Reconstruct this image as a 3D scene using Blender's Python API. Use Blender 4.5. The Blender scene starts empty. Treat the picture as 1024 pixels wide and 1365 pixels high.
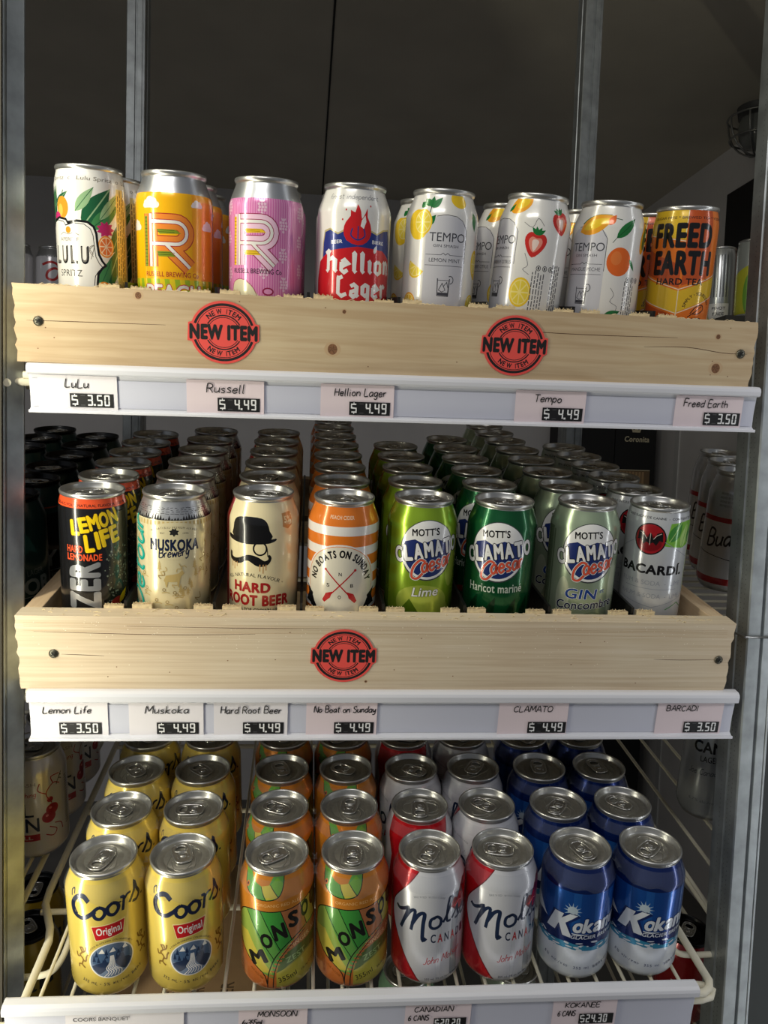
import bpy, bmesh, math, random
from math import pi, sin, cos, tan, radians as rad
from mathutils import Vector, Matrix
from mathutils.geometry import tessellate_polygon

SC = bpy.context.scene
COL = SC.collection
random.seed(7)

# ------------------------------------------------------------------ camera, light, exposure
CZ = 1.40                                  # eye height above the floor
YAW, PITCH, ROLL = rad(5.8615), rad(4.0217), rad(1.9033)
F_PX = 1042.67
_f = Vector((sin(YAW), cos(YAW), 0)); _r = Vector((cos(YAW), -sin(YAW), 0)); _u = Vector((0, 0, 1))
_f2 = _f*cos(PITCH) - _u*sin(PITCH); _u2 = _u*cos(PITCH) + _f*sin(PITCH)
_r3 = _r*cos(ROLL) + _u2*sin(ROLL); _u3 = -_r*sin(ROLL) + _u2*cos(ROLL)
camd = bpy.data.cameras.new('camera'); cam = bpy.data.objects.new('camera', camd); COL.objects.link(cam)
M = Matrix((_r3, _u3, -_f2)).transposed().to_4x4(); M.translation = Vector((0, 0, CZ))
cam.matrix_world = M
camd.sensor_width = 36; camd.sensor_fit = 'AUTO'; camd.lens = F_PX/1365*36; camd.clip_start = .02
SC.camera = cam

def area(name, loc, target, sx, sy, power, color=(1, 1, 1), spread=pi):
    l = bpy.data.lights.new(name, 'AREA'); l.shape = 'RECTANGLE'; l.size = sx; l.size_y = sy
    l.energy = power; l.color = color; l.spread = spread
    o = bpy.data.objects.new(name, l); COL.objects.link(o); o.location = loc
    d = (Vector(target) - Vector(loc)).normalized()
    z = -d; y = Vector((0, 0, 1)); y = (y - z*y.dot(z))
    if y.length < 1e-3: y = Vector((0, 1, 0))
    y.normalize(); x = y.cross(z)
    m = Matrix((x, y, z)).transposed().to_4x4(); m.translation = Vector(loc); o.matrix_world = m
    return o

area('led_light_left', (-.345, .555, CZ-.02), (.10, .78, CZ-.02), .016, 1.7, 3.9, (1, .955, .76))
area('led_light_right', (.555, .575, CZ-.05), (.2, .80, CZ-.05), .014, 1.7, .6, (.94, .97, 1))
area('store_ceiling_light', (-.5, -.95, CZ+1.25), (0, .75, CZ-.1), 1.2, .35, 12, (1, .97, .94))
W = bpy.data.worlds.new('world'); SC.world = W; W.use_nodes = True
W.node_tree.nodes['Background'].inputs[0].default_value = (.85, .9, 1, 1)
W.node_tree.nodes['Background'].inputs[1].default_value = .13
SC.view_settings.view_transform = 'Standard'; SC.view_settings.look = 'None'
SC.view_settings.exposure = 0.08; SC.view_settings.gamma = 1.0
SC.view_settings.use_curve_mapping = False

# ------------------------------------------------------------------ materials
def lin(c):
    return tuple(((v/255)/12.92 if v/255 <= .04045 else ((v/255+.055)/1.055)**2.4) for v in c)
MATS = {}
def mat(name, rgb, rough=.45, metal=0., spec=.5, noise=None, bump=0., coat=0.):
    """principled material; noise=(scale, amount) adds an even mottling of the own colour"""
    if name in MATS: return MATS[name]
    m = bpy.data.materials.new(name); m.use_nodes = True
    nt = m.node_tree; b = nt.nodes['Principled BSDF']
    c = lin(rgb)
    b.inputs['Base Color'].default_value = (*c, 1)
    b.inputs['Roughness'].default_value = rough; b.inputs['Metallic'].default_value = metal
    b.inputs['Specular IOR Level'].default_value = spec
    b.inputs['Coat Weight'].default_value = coat
    if noise:
        tc = nt.nodes.new('ShaderNodeTexCoord'); nz = nt.nodes.new('ShaderNodeTexNoise')
        nz.inputs['Scale'].default_value = noise[0]; nz.inputs['Detail'].default_value = 5
        nt.links.new(tc.outputs['Object'], nz.inputs['Vector'])
        rp = nt.nodes.new('ShaderNodeValToRGB')
        a = noise[1]
        rp.color_ramp.elements[0].position = .3; rp.color_ramp.elements[1].position = .7
        rp.color_ramp.elements[0].color = (*[v*(1-a) for v in c], 1)
        rp.color_ramp.elements[1].color = (*[min(1, v*(1+a)) for v in c], 1)
        nt.links.new(nz.outputs['Fac'], rp.inputs['Fac']); nt.links.new(rp.outputs['Color'], b.inputs['Base Color'])
        if bump:
            bp = nt.nodes.new('ShaderNodeBump'); bp.inputs['Strength'].default_value = bump
            bp.inputs['Distance'].default_value = .002
            nt.links.new(nz.outputs['Fac'], bp.inputs['Height']); nt.links.new(bp.outputs['Normal'], b.inputs['Normal'])
    MATS[name] = m
    return m

def wood(name, scale, light, dark):
    if name in MATS: return MATS[name]
    m = bpy.data.materials.new(name); m.use_nodes = True
    nt = m.node_tree; b = nt.nodes['Principled BSDF']; b.inputs['Roughness'].default_value = .62
    b.inputs['Specular IOR Level'].default_value = .3
    tc = nt.nodes.new('ShaderNodeTexCoord'); mp = nt.nodes.new('ShaderNodeMapping')
    mp.inputs['Scale'].default_value = scale
    nt.links.new(tc.outputs['Object'], mp.inputs['Vector'])
    nz = nt.nodes.new('ShaderNodeTexNoise'); nz.inputs['Scale'].default_value = 6; nz.inputs['Detail'].default_value = 8
    nz.inputs['Distortion'].default_value = .6
    nt.links.new(mp.outputs['Vector'], nz.inputs['Vector'])
    rp = nt.nodes.new('ShaderNodeValToRGB')
    rp.color_ramp.elements[0].position = .32; rp.color_ramp.elements[1].position = .66
    rp.color_ramp.elements[0].color = (*lin(dark), 1); rp.color_ramp.elements[1].color = (*lin(light), 1)
    nt.links.new(nz.outputs['Fac'], rp.inputs['Fac'])
    n2 = nt.nodes.new('ShaderNodeTexNoise'); n2.inputs['Scale'].default_value = 9; n2.inputs['Detail'].default_value = 3
    nt.links.new(tc.outputs['Object'], n2.inputs['Vector'])
    mx = nt.nodes.new('ShaderNodeMixRGB'); mx.blend_type = 'OVERLAY'; mx.inputs[0].default_value = .22
    nt.links.new(rp.outputs['Color'], mx.inputs[1]); nt.links.new(n2.outputs['Fac'], mx.inputs[2])
    nt.links.new(mx.outputs['Color'], b.inputs['Base Color'])
    bp = nt.nodes.new('ShaderNodeBump'); bp.inputs['Strength'].default_value = .25; bp.inputs['Distance'].default_value = .001
    nt.links.new(nz.outputs['Fac'], bp.inputs['Height']); nt.links.new(bp.outputs['Normal'], b.inputs['Normal'])
    MATS[name] = m
    return m

def clear_plastic():
    if 'clear_plastic' in MATS: return MATS['clear_plastic']
    m = bpy.data.materials.new('clear_plastic'); m.use_nodes = True
    nt = m.node_tree; b = nt.nodes['Principled BSDF']
    b.inputs['Base Color'].default_value = (.42, .46, .52, 1); b.inputs['Roughness'].default_value = .10
    b.inputs['Specular IOR Level'].default_value = .6
    tr = nt.nodes.new('ShaderNodeBsdfTransparent'); mx = nt.nodes.new('ShaderNodeMixShader')
    mx.inputs[0].default_value = .085
    nt.links.new(tr.outputs[0], mx.inputs[1]); nt.links.new(b.outputs[0], mx.inputs[2])
    nt.links.new(mx.outputs[0], nt.nodes['Material Output'].inputs[0])
    MATS['clear_plastic'] = m
    return m

ALU = mat('aluminium', (200, 200, 197), .30, .88, noise=(160, .06))
ALU_D = mat('aluminium_tab', (198, 197, 192), .25, .9)
ALU_P = mat('aluminium_panel', (172, 170, 162), .36, .8, noise=(300, .08))
SILV = mat('bare_can_silver', (205, 207, 210), .30, .85)
GALV = mat('galvanised_steel', (158, 163, 164), .42, .75, noise=(45, .22), bump=.05)
WIRE = mat('white_coated_wire', (226, 220, 198), .45)
RAILM = mat('white_rail_plastic', (224, 225, 232), .38)
RAILF = mat('rail_face_plastic', (206, 208, 222), .42)
PAPER = mat('tag_paper', (232, 228, 232), .75)
PAPERP = mat('tag_paper_pinkish', (234, 218, 222), .75)
INK = mat('black_ink', (18, 18, 20), .6)
PBLK = mat('price_black', (16, 16, 18), .55)
PWHT = mat('price_white', (238, 238, 238), .6)
PGRY = mat('price_grey', (70, 70, 72), .6)
PINE = wood('pine_board', (1.6, 30, 30), (208, 186, 151), (191, 165, 129))
PINE_S = wood('pine_side', (30, 1.6, 30), (214, 188, 154), (194, 164, 128))
PINE_M = wood('pine_board_pale', (1.2, 60, 60), (222, 205, 178), (206, 186, 156))
SPECK = mat('pale_splinter', (246, 236, 216), .7)
PINE_E = mat('pine_end_grain', (232, 214, 172), .8, noise=(260, .14), bump=.4)
KNOT = mat('pine_knot', (128, 88, 58), .7, noise=(300, .3))
KNOT_L = mat('pine_knot_halo', (198, 168, 130), .7)
CRACK = mat('wood_crack', (84, 56, 34), .9)
SCREWM = mat('screw_metal', (92, 90, 80), .4, .9)
DARK = mat('dark_gap', (14, 14, 14), .7)
DIVM = mat('black_divider', (22, 22, 22), .35)
RING = clear_plastic()

# ------------------------------------------------------------------ object helpers
def setp(o, **k):
    for a, b in k.items():
        if b is not None: o[a] = b
    return o
def new_obj(name, me, parent=None):
    o = bpy.data.objects.new(name, me); COL.objects.link(o)
    if parent: o.parent = parent
    return o
def thing(name, label, cat, mw=None, group=None):
    o = bpy.data.objects.new(name, None); COL.objects.link(o); o.empty_display_size = .02
    if mw is not None: o.matrix_world = mw
    return setp(o, label=label, category=cat, group=group)

class MB:
    """collects polygons with material slots and becomes one mesh"""
    def __init__(s): s.v = []; s.f = []; s.m = []; s.mats = []; s.n = []; s.smooth = []
    def slot(s, m):
        if m not in s.mats: s.mats.append(m)
        return s.mats.index(m)
    def add(s, vs, fs, m, smooth=False):
        b = len(s.v); s.v += [tuple(x) for x in vs]; k = s.slot(m)
        for f in fs: s.f.append(tuple(b+i for i in f)); s.m.append(k); s.smooth.append(smooth)
    def box(s, x0, x1, y0, y1, z0, z1, m):
        v = [(x, y, z) for x in (x0, x1) for y in (y0, y1) for z in (z0, z1)]
        s.add(v, [(0, 1, 3, 2), (4, 6, 7, 5), (0, 4, 5, 1), (2, 3, 7, 6), (0, 2, 6, 4), (1, 5, 7, 3)], m)
    def tube(s, pts, r, m, n=10, cap=True):
        pts = [Vector(p) for p in pts]; rings = []
        up = None
        for i, p in enumerate(pts):
            t = (pts[min(i+1, len(pts)-1)] - pts[max(i-1, 0)]).normalized()
            if up is None:
                up = Vector((0, 0, 1)) if abs(t.z) < .9 else Vector((1, 0, 0))
            a = t.cross(up).normalized(); b = a.cross(t).normalized(); up = b
            rings.append([p + a*r*cos(2*pi*k/n) + b*r*sin(2*pi*k/n) for k in range(n)])
        vs = [q for R_ in rings for q in R_]; fs = []
        for i in range(len(pts)-1):
            for k in range(n):
                fs.append((i*n+k, i*n+(k+1) % n, (i+1)*n+(k+1) % n, (i+1)*n+k))
        s.add(vs, fs, m, True)
        if cap:
            s.add(rings[0], [tuple(range(n))], m); s.add(rings[-1], [tuple(range(n))[::-1]], m)
    def lathe(s, prof, m, n=48, cx=0, cy=0, cz=0):
        """prof: list of (r, z) bottom to top"""
        vs = []; fs = []
        for (r, z) in prof:
            for k in range(n):
                a = 2*pi*k/n; vs.append((cx+r*sin(a), cy-r*cos(a), cz+z))
        for i in range(len(prof)-1):
            for k in range(n):
                fs.append((i*n+k, i*n+(k+1) % n, (i+1)*n+(k+1) % n, (i+1)*n+k))
        s.add(vs, fs, m, True)
    def prism(s, poly, x0, x1, m):
        """poly in (y,z), extruded along x"""
        n = len(poly); vs = [(x0, a, b) for a, b in poly] + [(x1, a, b) for a, b in poly]
        fs = [(i, (i+1) % n, n+(i+1) % n, n+i) for i in range(n)]
        s.add(vs, fs, m)
        tr = tessellate_polygon([[Vector((a, b, 0)) for a, b in poly]])
        s.add([(x0, a, b) for a, b in poly], [t[::-1] for t in tr], m)
        s.add([(x1, a, b) for a, b in poly], [t for t in tr], m)
    def mesh(s, name, fix=True):
        me = bpy.data.meshes.new(name); me.from_pydata(s.v, [], s.f)
        for m in s.mats: me.materials.append(m)
        me.polygons.foreach_set('material_index', s.m); me.polygons.foreach_set('use_smooth', s.smooth)
        me.update()
        if fix:
            bm = bmesh.new(); bm.from_mesh(me); bmesh.ops.recalc_face_normals(bm, faces=bm.faces); bm.to_mesh(me); bm.free()
        return me
    def build(s, name, parent=None, fix=True):
        return new_obj(name, s.mesh(name, fix), parent)

def bevel(o, w=.001, seg=2):
    md = o.modifiers.new('bevel', 'BEVEL'); md.width = w; md.segments = seg; md.limit_method = 'ANGLE'; md.angle_limit = rad(40)
    return o
def structure(name, mb):
    o = mb.build(name); o['kind'] = 'structure'; return o

# ------------------------------------------------------------------ flat artwork (lettering, logos) in millimetres
_txt = {}
def text_tris(s, bold):
    k = (s, bold)
    if k in _txt: return _txt[k]
    c = bpy.data.curves.new('t', 'FONT'); c.body = s; c.size = 10; c.offset = 0; c.space_character = 1+bold*.12; c.resolution_u = 3
    o = bpy.data.objects.new('t', c); COL.objects.link(o)
    me = bpy.data.meshes.new_from_object(o)
    me.calc_loop_triangles()
    vs = [(v.co.x, v.co.y) for v in me.vertices]; ts = [tuple(t.vertices) for t in me.loop_triangles]
    bpy.data.objects.remove(o); bpy.data.curves.remove(c); bpy.data.meshes.remove(me)
    _txt[k] = (vs, ts)
    return _txt[k]

GL = {
 'A': (6, "0,0 3,9 6,0|1.1,3.2 4.9,3.2"), 'B': (5.4, "0,0 0,9 3.6,8.6 4.4,6.8 3.4,5 0.3,4.8|3.2,4.8 5,3.4 4.6,1 2.6,0 0,0"), 'C': (5.6, "5.2,7.6 3.4,9 1,7.6 0,4.6 1,1.2 3.2,0 5.4,1.4"),
 'D': (5.8, "0,0 0,9 3,8.6 5.2,6.4 5.4,3.4 3.4,.8 0,0"), 'E': (4.8, "4.6,9 0,9 0,0 4.8,0|0,4.7 3.8,4.7"), 'F': (4.8, "5,9 0.2,9 0,0|0,4.8 3.8,4.8"),
 'H': (5.4, "0,9 0,0|5.2,9 5.2,0|0,4.6 5.2,4.6"), 'I': (1.4, ".6,9 .6,0"), 'K': (5.2, "0,9 0,0|5,9 .2,4.2 5.2,0"), 'L': (4.8, "0.2,9 0,0.2 4.8,0.2"),
 'M': (7, "0,0 .8,9 3.4,3 6.2,9 7,0"), 'N': (5.8, "0,0 .3,9 5.4,0 5.8,9"), 'O': (6.2, "3,9 .8,7.6 0,4.4 1,1 3.2,0 5.4,1.4 6.2,4.8 5.2,7.8 3,9"),
 'R': (5.4, "0,0 0,9 3.6,8.8 4.8,7 3.6,5 .2,4.6 2.2,4.4 5.4,0"), 'S': (5, "4.8,7.8 3,9 .8,8 .6,6 2.6,4.8 4.6,3.4 4.4,1 2.2,0 0,1.2"), 'T': (5.6, "0,9 5.8,9|2.8,9 2.8,0"),
 'a': (4.6, "4,4.6 2,5 .2,3.2 .4,.8 2,0 4,2.2 4.2,4.8 4.1,1 5,0"), 'b': (4.4, "0,9 0,.2 2.4,0 4.2,1.6 3.8,4 2,4.8 .1,3"), 'c': (4, "3.8,4.2 2,5 .2,3 .8,.6 2.4,0 4,1"),
 'd': (4.6, "4,4.4 2,5 .2,3.2 .4,.8 2,0 4,2|4.4,9 4.1,1.2 4.8,0"), 'e': (4.4, ".3,2.5 3.8,2.9 3.4,4.6 1.8,5 .2,3 .6,.7 2.2,0 4.2,1.2"), 'f': (3.4, "3.6,8.4 2.2,9 1.4,7 1.2,0|0,4.8 3,4.8"),
 'g': (4.6, "4,4.6 2,5 .2,3.2 .6,1 2.2,.4 4,2.4 4.2,4.8 4,-1.6 2.4,-3.2 .4,-2.2"), 'h': (4.4, "0,9 0,0|0,3.4 2,4.9 3.8,4 4,0"), 'i': (1.6, ".4,5 .4,.6 1.2,0|.4,7 .5,7.4"),
 'k': (4.2, "0,9 0,0|3.8,5 .2,2.2 4,0"), 'l': (1.8, ".4,9 .4,.8 1.2,0"), 'm': (6.6, "0,5 0,0|0,3.4 1.6,5 3,4 3,0|3,3.4 4.8,5 6.2,4 6.3,0"),
 'n': (4.4, "0,5 0,0|0,3.2 2,4.9 3.8,4 4,0"), 'o': (4.4, "2,5 .3,3.6 .3,1.2 2,0 3.8,1.2 3.9,3.6 2,5"), 'p': (4.4, "0,5 0,-3.4|.1,3.4 2,5 4,3.6 3.6,1 1.8,0 .1,1.6"),
 'r': (3.2, "0,5 .1,0|.1,3 1.4,4.7 3,4.7"), 's': (3.8, "3.4,4.4 1.8,5 .4,4 1.4,2.8 3.2,1.8 2.8,.3 .2,.2"), 't': (3.2, "1.4,8 1.3,.9 2.8,0|0,5.2 3,5.2"),
 'u': (4.4, "0,5 .2,1.2 1.6,0 3.8,1.8 4,5 4,1 4.8,0"), 'w': (5.8, "0,5 1.2,.2 2.8,4 4.4,.2 5.8,5"), 'x': (4, "0,5 4,0|4,5 0,0"), 'y': (4.2, "0,5 .6,1.6 2.2,1 4,4.8|4.2,5 3.4,-1.6 1.6,-3.2 0,-2.4"),
 'z': (4, "0,5 3.8,5 0,0 4,0"), '3': (4.6, ".2,8.2 2.4,9 4.2,7.4 3.8,5.4 1.8,4.8 4,4 4.6,2 3,.1 .2,.6"), '5': (4.6, "4.4,9 .8,9 .4,5.2 3,5.4 4.6,3.4 3.6,.6 .2,.4"), '6': (4.6, "3.8,9 1.2,6.4 .2,3 1.4,.2 3.8,.6 4.2,3.2 2.4,4.8 .4,3"),
 ' ': (2.6, ""), "'": (1.4, ".4,9 .2,7.6"), '.': (1.4, ".4,.2 .5,.3"), 'P': (5, "0,0 0,9 3.6,8.8 4.8,6.8 3.4,4.8 .2,4.4"), 'J': (4.6, "4,9 4,1.6 2.4,0 .4,1.2"), 'v': (4.2, "0,5 2,0 4.2,5"),
}
GB = {
 'H': (5.4, "-.4,8.2 1,9.4 2,8.6|.9,9 .9,1 .1,.2|.9,5.4 3,6.4 4.3,5.4 4.3,1 5.1,.2"), 'e': (3.6, ".4,4.6 .4,1 1.6,0 3.1,1.1|.4,4.6 1.8,5.6 3,4.5 .7,2.6"), 'l': (2, ".3,9.2 .9,8.5 .9,1 1.7,.1"), 'i': (2, ".3,5.8 .9,5 .9,1 1.7,.1"),
 'o': (3.8, "1.8,5.6 .4,4.6 .4,1 1.8,0 3.2,1 3.2,4.6 1.8,5.6"), 'n': (4.2, "0,5.8 .8,5 .8,.2|.8,4.5 2.3,5.6 3.3,4.6 3.3,1 4.1,.1"), 'L': (5, "1.1,9.2 .9,8.4 .9,1.4 2.6,.2 4.7,1.3|1,8 2.8,9"),
 'a': (3.8, ".2,4.7 1.6,5.6 2.8,4.6 2.8,1 3.6,.1|2.8,3.2 .4,2.2 .4,.9 1.4,0 2.8,1"), 'g': (3.6, "2.9,5 1.6,5.6 .4,4.6 .4,1.5 1.6,.7 2.9,1.6|2.9,5.6 2.9,-1.4 1.5,-2.8 .2,-2"), 'r': (3.4, "0,5.8 .8,5 .8,.9 1.5,.1|.8,4.4 2.3,5.6 3.3,4.7"), ' ': (2, "")}
def smooth_path(p, n=5, closed=False):
    if len(p) < 3: return list(p)
    out = []; N = len(p)
    rng = N if closed else N-1
    for i in range(rng):
        g = (lambda j: p[j % N]) if closed else (lambda j: p[max(0, min(N-1, j))])
        a, b, c, d = g(i-1), g(i), g(i+1), g(i+2)
        for k in range(n):
            t = k/n
            out.append(tuple(.5*(2*b[q]+(c[q]-a[q])*t+(2*a[q]-5*b[q]+4*c[q]-d[q])*t*t+(3*b[q]-a[q]-3*c[q]+d[q])*t**3) for q in (0, 1)))
    if not closed: out.append(tuple(p[-1]))
    return out

class Art:
    def __init__(s): s.t = []; s.k = 0
    def tris(s, vs, ts, m):
        s.k += 1; o = .04 + .0007*s.k
        for t in ts:
            a, b, c = (vs[i] for i in t)
            A = (b[0]-a[0])*(c[1]-a[1]) - (b[1]-a[1])*(c[0]-a[0])
            if abs(A) < 1e-7: continue
            s.t.append(((a, b, c) if A > 0 else (a, c, b), m, o))
    def poly(s, pts, m, smooth=0):
        if smooth: pts = smooth_path(pts, smooth, True)
        s.tris(pts, tessellate_polygon([[Vector((a, b, 0)) for a, b in pts]]), m)
    def rect(s, u0, u1, v0, v1, m): s.poly([(u0, v0), (u1, v0), (u1, v1), (u0, v1)], m)
    def quad(s, *p_m): s.poly(list(p_m[:-1]), p_m[-1])
    def ell(s, cu, cv, ru, rv, m, rot=0, n=28, a0=0, a1=360):
        c, q = cos(rad(rot)), sin(rad(rot))
        P = [(ru*cos(rad(a0+(a1-a0)*i/n)), rv*sin(rad(a0+(a1-a0)*i/n))) for i in range(n+(a1-a0 < 360))]
        s.poly([(cu+x*c-y*q, cv+x*q+y*c) for x, y in P], m)
    def ring(s, cu, cv, ru, rv, w, m, n=36, a0=0, a1=360):
        full = (a1-a0 >= 360)
        P = []
        for i in range(n+1):
            a = rad(a0+(a1-a0)*i/n); P.append(((cu+(ru)*cos(a), cv+(rv)*sin(a)), (cu+(ru-w)*cos(a), cv+(rv-w)*sin(a))))
        vs = [q for p in P for q in p]
        s.tris(vs, [t for i in range(n) for t in ((2*i, 2*i+2, 2*i+1), (2*i+1, 2*i+2, 2*i+3))], m)
    def stroke(s, pts, w, m, smooth=0, closed=False, taper=False):
        if smooth: pts = smooth_path(pts, smooth, closed)
        if closed: pts = list(pts)+[pts[0]]
        n = len(pts)
        if n < 2: return
        L = []; 
        for i in range(n):
            a = pts[max(i-1, 0)]; b = pts[min(i+1, n-1)]
            if closed and i in (0, n-1): a, b = pts[n-2], pts[1]
            dx, dy = b[0]-a[0], b[1]-a[1]; l = math.hypot(dx, dy) or 1
            if 0 < i < n-1 or closed:
                p = pts[i]; e1 = (p[0]-a[0], p[1]-a[1]); l1 = math.hypot(*e1) or 1
                cs = (e1[0]*dx+e1[1]*dy)/(l1*l); k = 1/max(.45, abs(cs))
            else: k = 1
            ww = w/2*k
            if taper: ww *= .35+.65*sin(pi*i/(n-1))
            L.append(((pts[i][0]-dy/l*ww, pts[i][1]+dx/l*ww), (pts[i][0]+dy/l*ww, pts[i][1]-dx/l*ww)))
        vs = [q for p in L for q in p]
        s.tris(vs, [t for i in range(n-1) for t in ((2*i, 2*i+1, 2*i+2), (2*i+1, 2*i+3, 2*i+2))], m)
    def text(s, t, cu, cv, w, h, m, bold=0., rot=0, shear=0, outline=None, ow=.6):
        """lettering fitted to a w x h box; bold thickens every stroke evenly"""
        vs, ts = text_tris(t, bold)
        r = bold*.72
        xs = [v[0] for v in vs]; ys = [v[1] for v in vs]
        x0, x1, y0, y1 = min(xs)-r, max(xs)+r, min(ys)-r*.8, max(ys)+r*.8
        c, q = cos(rad(rot)), sin(rad(rot)); kx, ky = w/(x1-x0), h/(y1-y0)
        def put(dx, dy, mm, ex=0, ey=0):
            o = []
            for x, y in vs:
                X = (x+dx-(x0+x1)/2)*kx+ex; Y = (y+dy-(y0+y1)/2)*ky+ey; X += Y*shear
                o.append((cu+X*c-Y*q, cv+X*q+Y*c))
            s.tris(o, ts, mm)
        ring8 = [(cos(pi*i/4), sin(pi*i/4)) for i in range(8)]
        if outline:
            for ex, ey in ring8:
                for kk in (1,): put(ex*r, ey*r*.8, outline, ex*ow, ey*ow)
            if r > .2: put(0, 0, outline)
        if r > .12:
            for ex, ey in (ring8 if r > .3 else ring8[1::2]): put(ex*r, ey*r*.8, m)
        put(0, 0, m)
    def arc_text(s, t, cu, cv, ru, rv, a0, a1, h, m, bold=.2, inside=False, wmax=1.):
        """letters along an arc from angle a0 to a1 (degrees, left to right)"""
        wid = []
        for ch in t:
            if ch == ' ': wid.append(.45)
            else:
                vs, _ = text_tris(ch, bold); wid.append((max(v[0] for v in vs)-min(v[0] for v in vs))/7.3+.12)
        tot = sum(wid); acc = 0
        for ch, wd in zip(t, wid):
            f = (acc+wd/2)/tot; acc += wd
            if ch == ' ': continue
            a = a0+(a1-a0)*f
            arc = abs(rad(a1-a0))*(ru+rv)/2/tot*(wd-.12)
            vs, _ = text_tris(ch, bold); hh = (max(v[1] for v in vs)-min(v[1] for v in vs))/7.3*h
            rot = a-90 if not inside else a+90
            s.text(ch, cu+ru*cos(rad(a)), cv+rv*sin(rad(a)), min(arc, wmax*h), hh if ch not in '-.*' else max(hh, .6), m, bold, rot)
    def hand(s, t, u, v, h, m, w=.7, wx=1., rot=0, shear=.12, sm=4, jit=0., span=None, G=None):
        """single-stroke lettering; h = cap height, starts at u, baseline v"""
        k = h/9; x = 0; c, q = cos(rad(rot)), sin(rad(rot)); rnd = random.Random(t)
        strokes = []
        for ch in t:
            ad, st = (G or GL)[ch]
            jy = rnd.uniform(-jit, jit); js = 1+rnd.uniform(-jit, jit)*.12
            for one in st.split('|'):
                if not one: continue
                P = [tuple(map(float, p.split(','))) for p in one.split()]
                strokes.append([(x+px*js, py*js+jy) for px, py in P])
            x += ad+1.3
        if span: wx = span/((x-1.3)*k)
        for P in strokes:
            Q = [((px+shear*py)*k*wx, py*k) for px, py in P]
            s.stroke([(u+a*c-b*q, v+a*q+b*c) for a, b in Q], w, m, sm if len(P) > 2 and ch not in 'AEFHIKLMNTz' or len(P) > 3 else 0)
    def leaf(s, a, b, w, m, vein=None):
        dx, dy = b[0]-a[0], b[1]-a[1]; l = math.hypot(dx, dy); n = 8
        L = []; R_ = []
        for i in range(n+1):
            t = i/n; q = w*sin(pi*t**.8)
            p = (a[0]+dx*t, a[1]+dy*t); L.append((p[0]-dy/l*q, p[1]+dx/l*q)); R_.append((p[0]+dy/l*q, p[1]-dx/l*q))
        s.poly(L+R_[::-1][1:-1], m)
        if vein: s.stroke([a, b], w*.12, vein)
    def slice(s, cu, cv, r, rind, flesh, line, rv=None, rot=0, a0=0, a1=360):
        rv = rv or r
        s.ell(cu, cv, r, rv, rind, rot, a0=a0, a1=a1); s.ell(cu, cv, r*.86, rv*.86, line, rot, a0=a0, a1=a1)
        n = 8
        for i in range(n):
            b0 = 360*i/n+4; b1 = 360*(i+1)/n-4
            if not (a0 <= b0 and b1 <= a1): continue
            P = [(.12*r*cos(rad((b0+b1)/2)), .12*rv*sin(rad((b0+b1)/2)))]+[(.78*r*cos(rad(b0+(b1-b0)*j/4)), .78*rv*sin(rad(b0+(b1-b0)*j/4))) for j in range(5)]
            c, q = cos(rad(rot)), sin(rad(rot))
            s.poly([(cu+x*c-y*q, cv+x*q+y*c) for x, y in P], flesh)
    # --- output
    def flat(s, mb, scale=.001, ox=0, oz=0, y0=0):
        for (tri, m, o) in s.t:
            mb.add([(ox+a*scale, y0-o*.001, oz+b*scale) for a, b in tri], [(0, 1, 2)], m)

def clip(poly, ax, lo, hi):
    for sgn, lim in ((1, lo), (-1, -hi)):
        out = []; n = len(poly)
        for i in range(n):
            p, q = poly[i], poly[(i+1) % n]; dp = sgn*p[ax]-lim; dq = sgn*q[ax]-lim
            if dp >= 0: out.append(p)
            if (dp > 0 and dq < 0) or (dp < 0 and dq > 0):
                t = dp/(dp-dq); out.append((p[0]+(q[0]-p[0])*t, p[1]+(q[1]-p[1])*t))
        poly = out
        if len(poly) < 3: return []
    return poly

# ------------------------------------------------------------------ cans
SEG = 72
def can_profile(R, H):
    k = H/122
    sh = 24.5 if R > 31 else 16.0
    top = [(R, H-sh), (R-.35, H-sh+.13*sh), (R-(R-26.9)*.28, H-sh+.30*sh), (R-(R-26.9)*.62, H-sh+.52*sh), (R-(R-26.9)*.88, H-sh+.69*sh), (26.9, H-sh+.78*sh)]
    return [(22.5, 2.2), (24, .4), (25.2, 0), (26.6, .7), (R-3.2, 4.4), (R-1.1, 7.6), (R, 11.5), (R, 40*k), (R, 70*k)] + top
def prof_r(prof, z):
    if z <= prof[0][1]: return prof[0][0]
    for (r0, z0), (r1, z1) in zip(prof[2:], prof[3:]):
        if z0 <= z <= z1: return r0+(r1-r0)*(z-z0)/max(1e-6, z1-z0)
    return prof[-1][0]
def prof_slope(prof, z):
    e = 1.2
    return (prof_r(prof, z+e)-prof_r(prof, z-e))/(2*e) if 2 < z < prof[-1][1]-.3 else (-.3 if z > 50 else .8)

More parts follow.
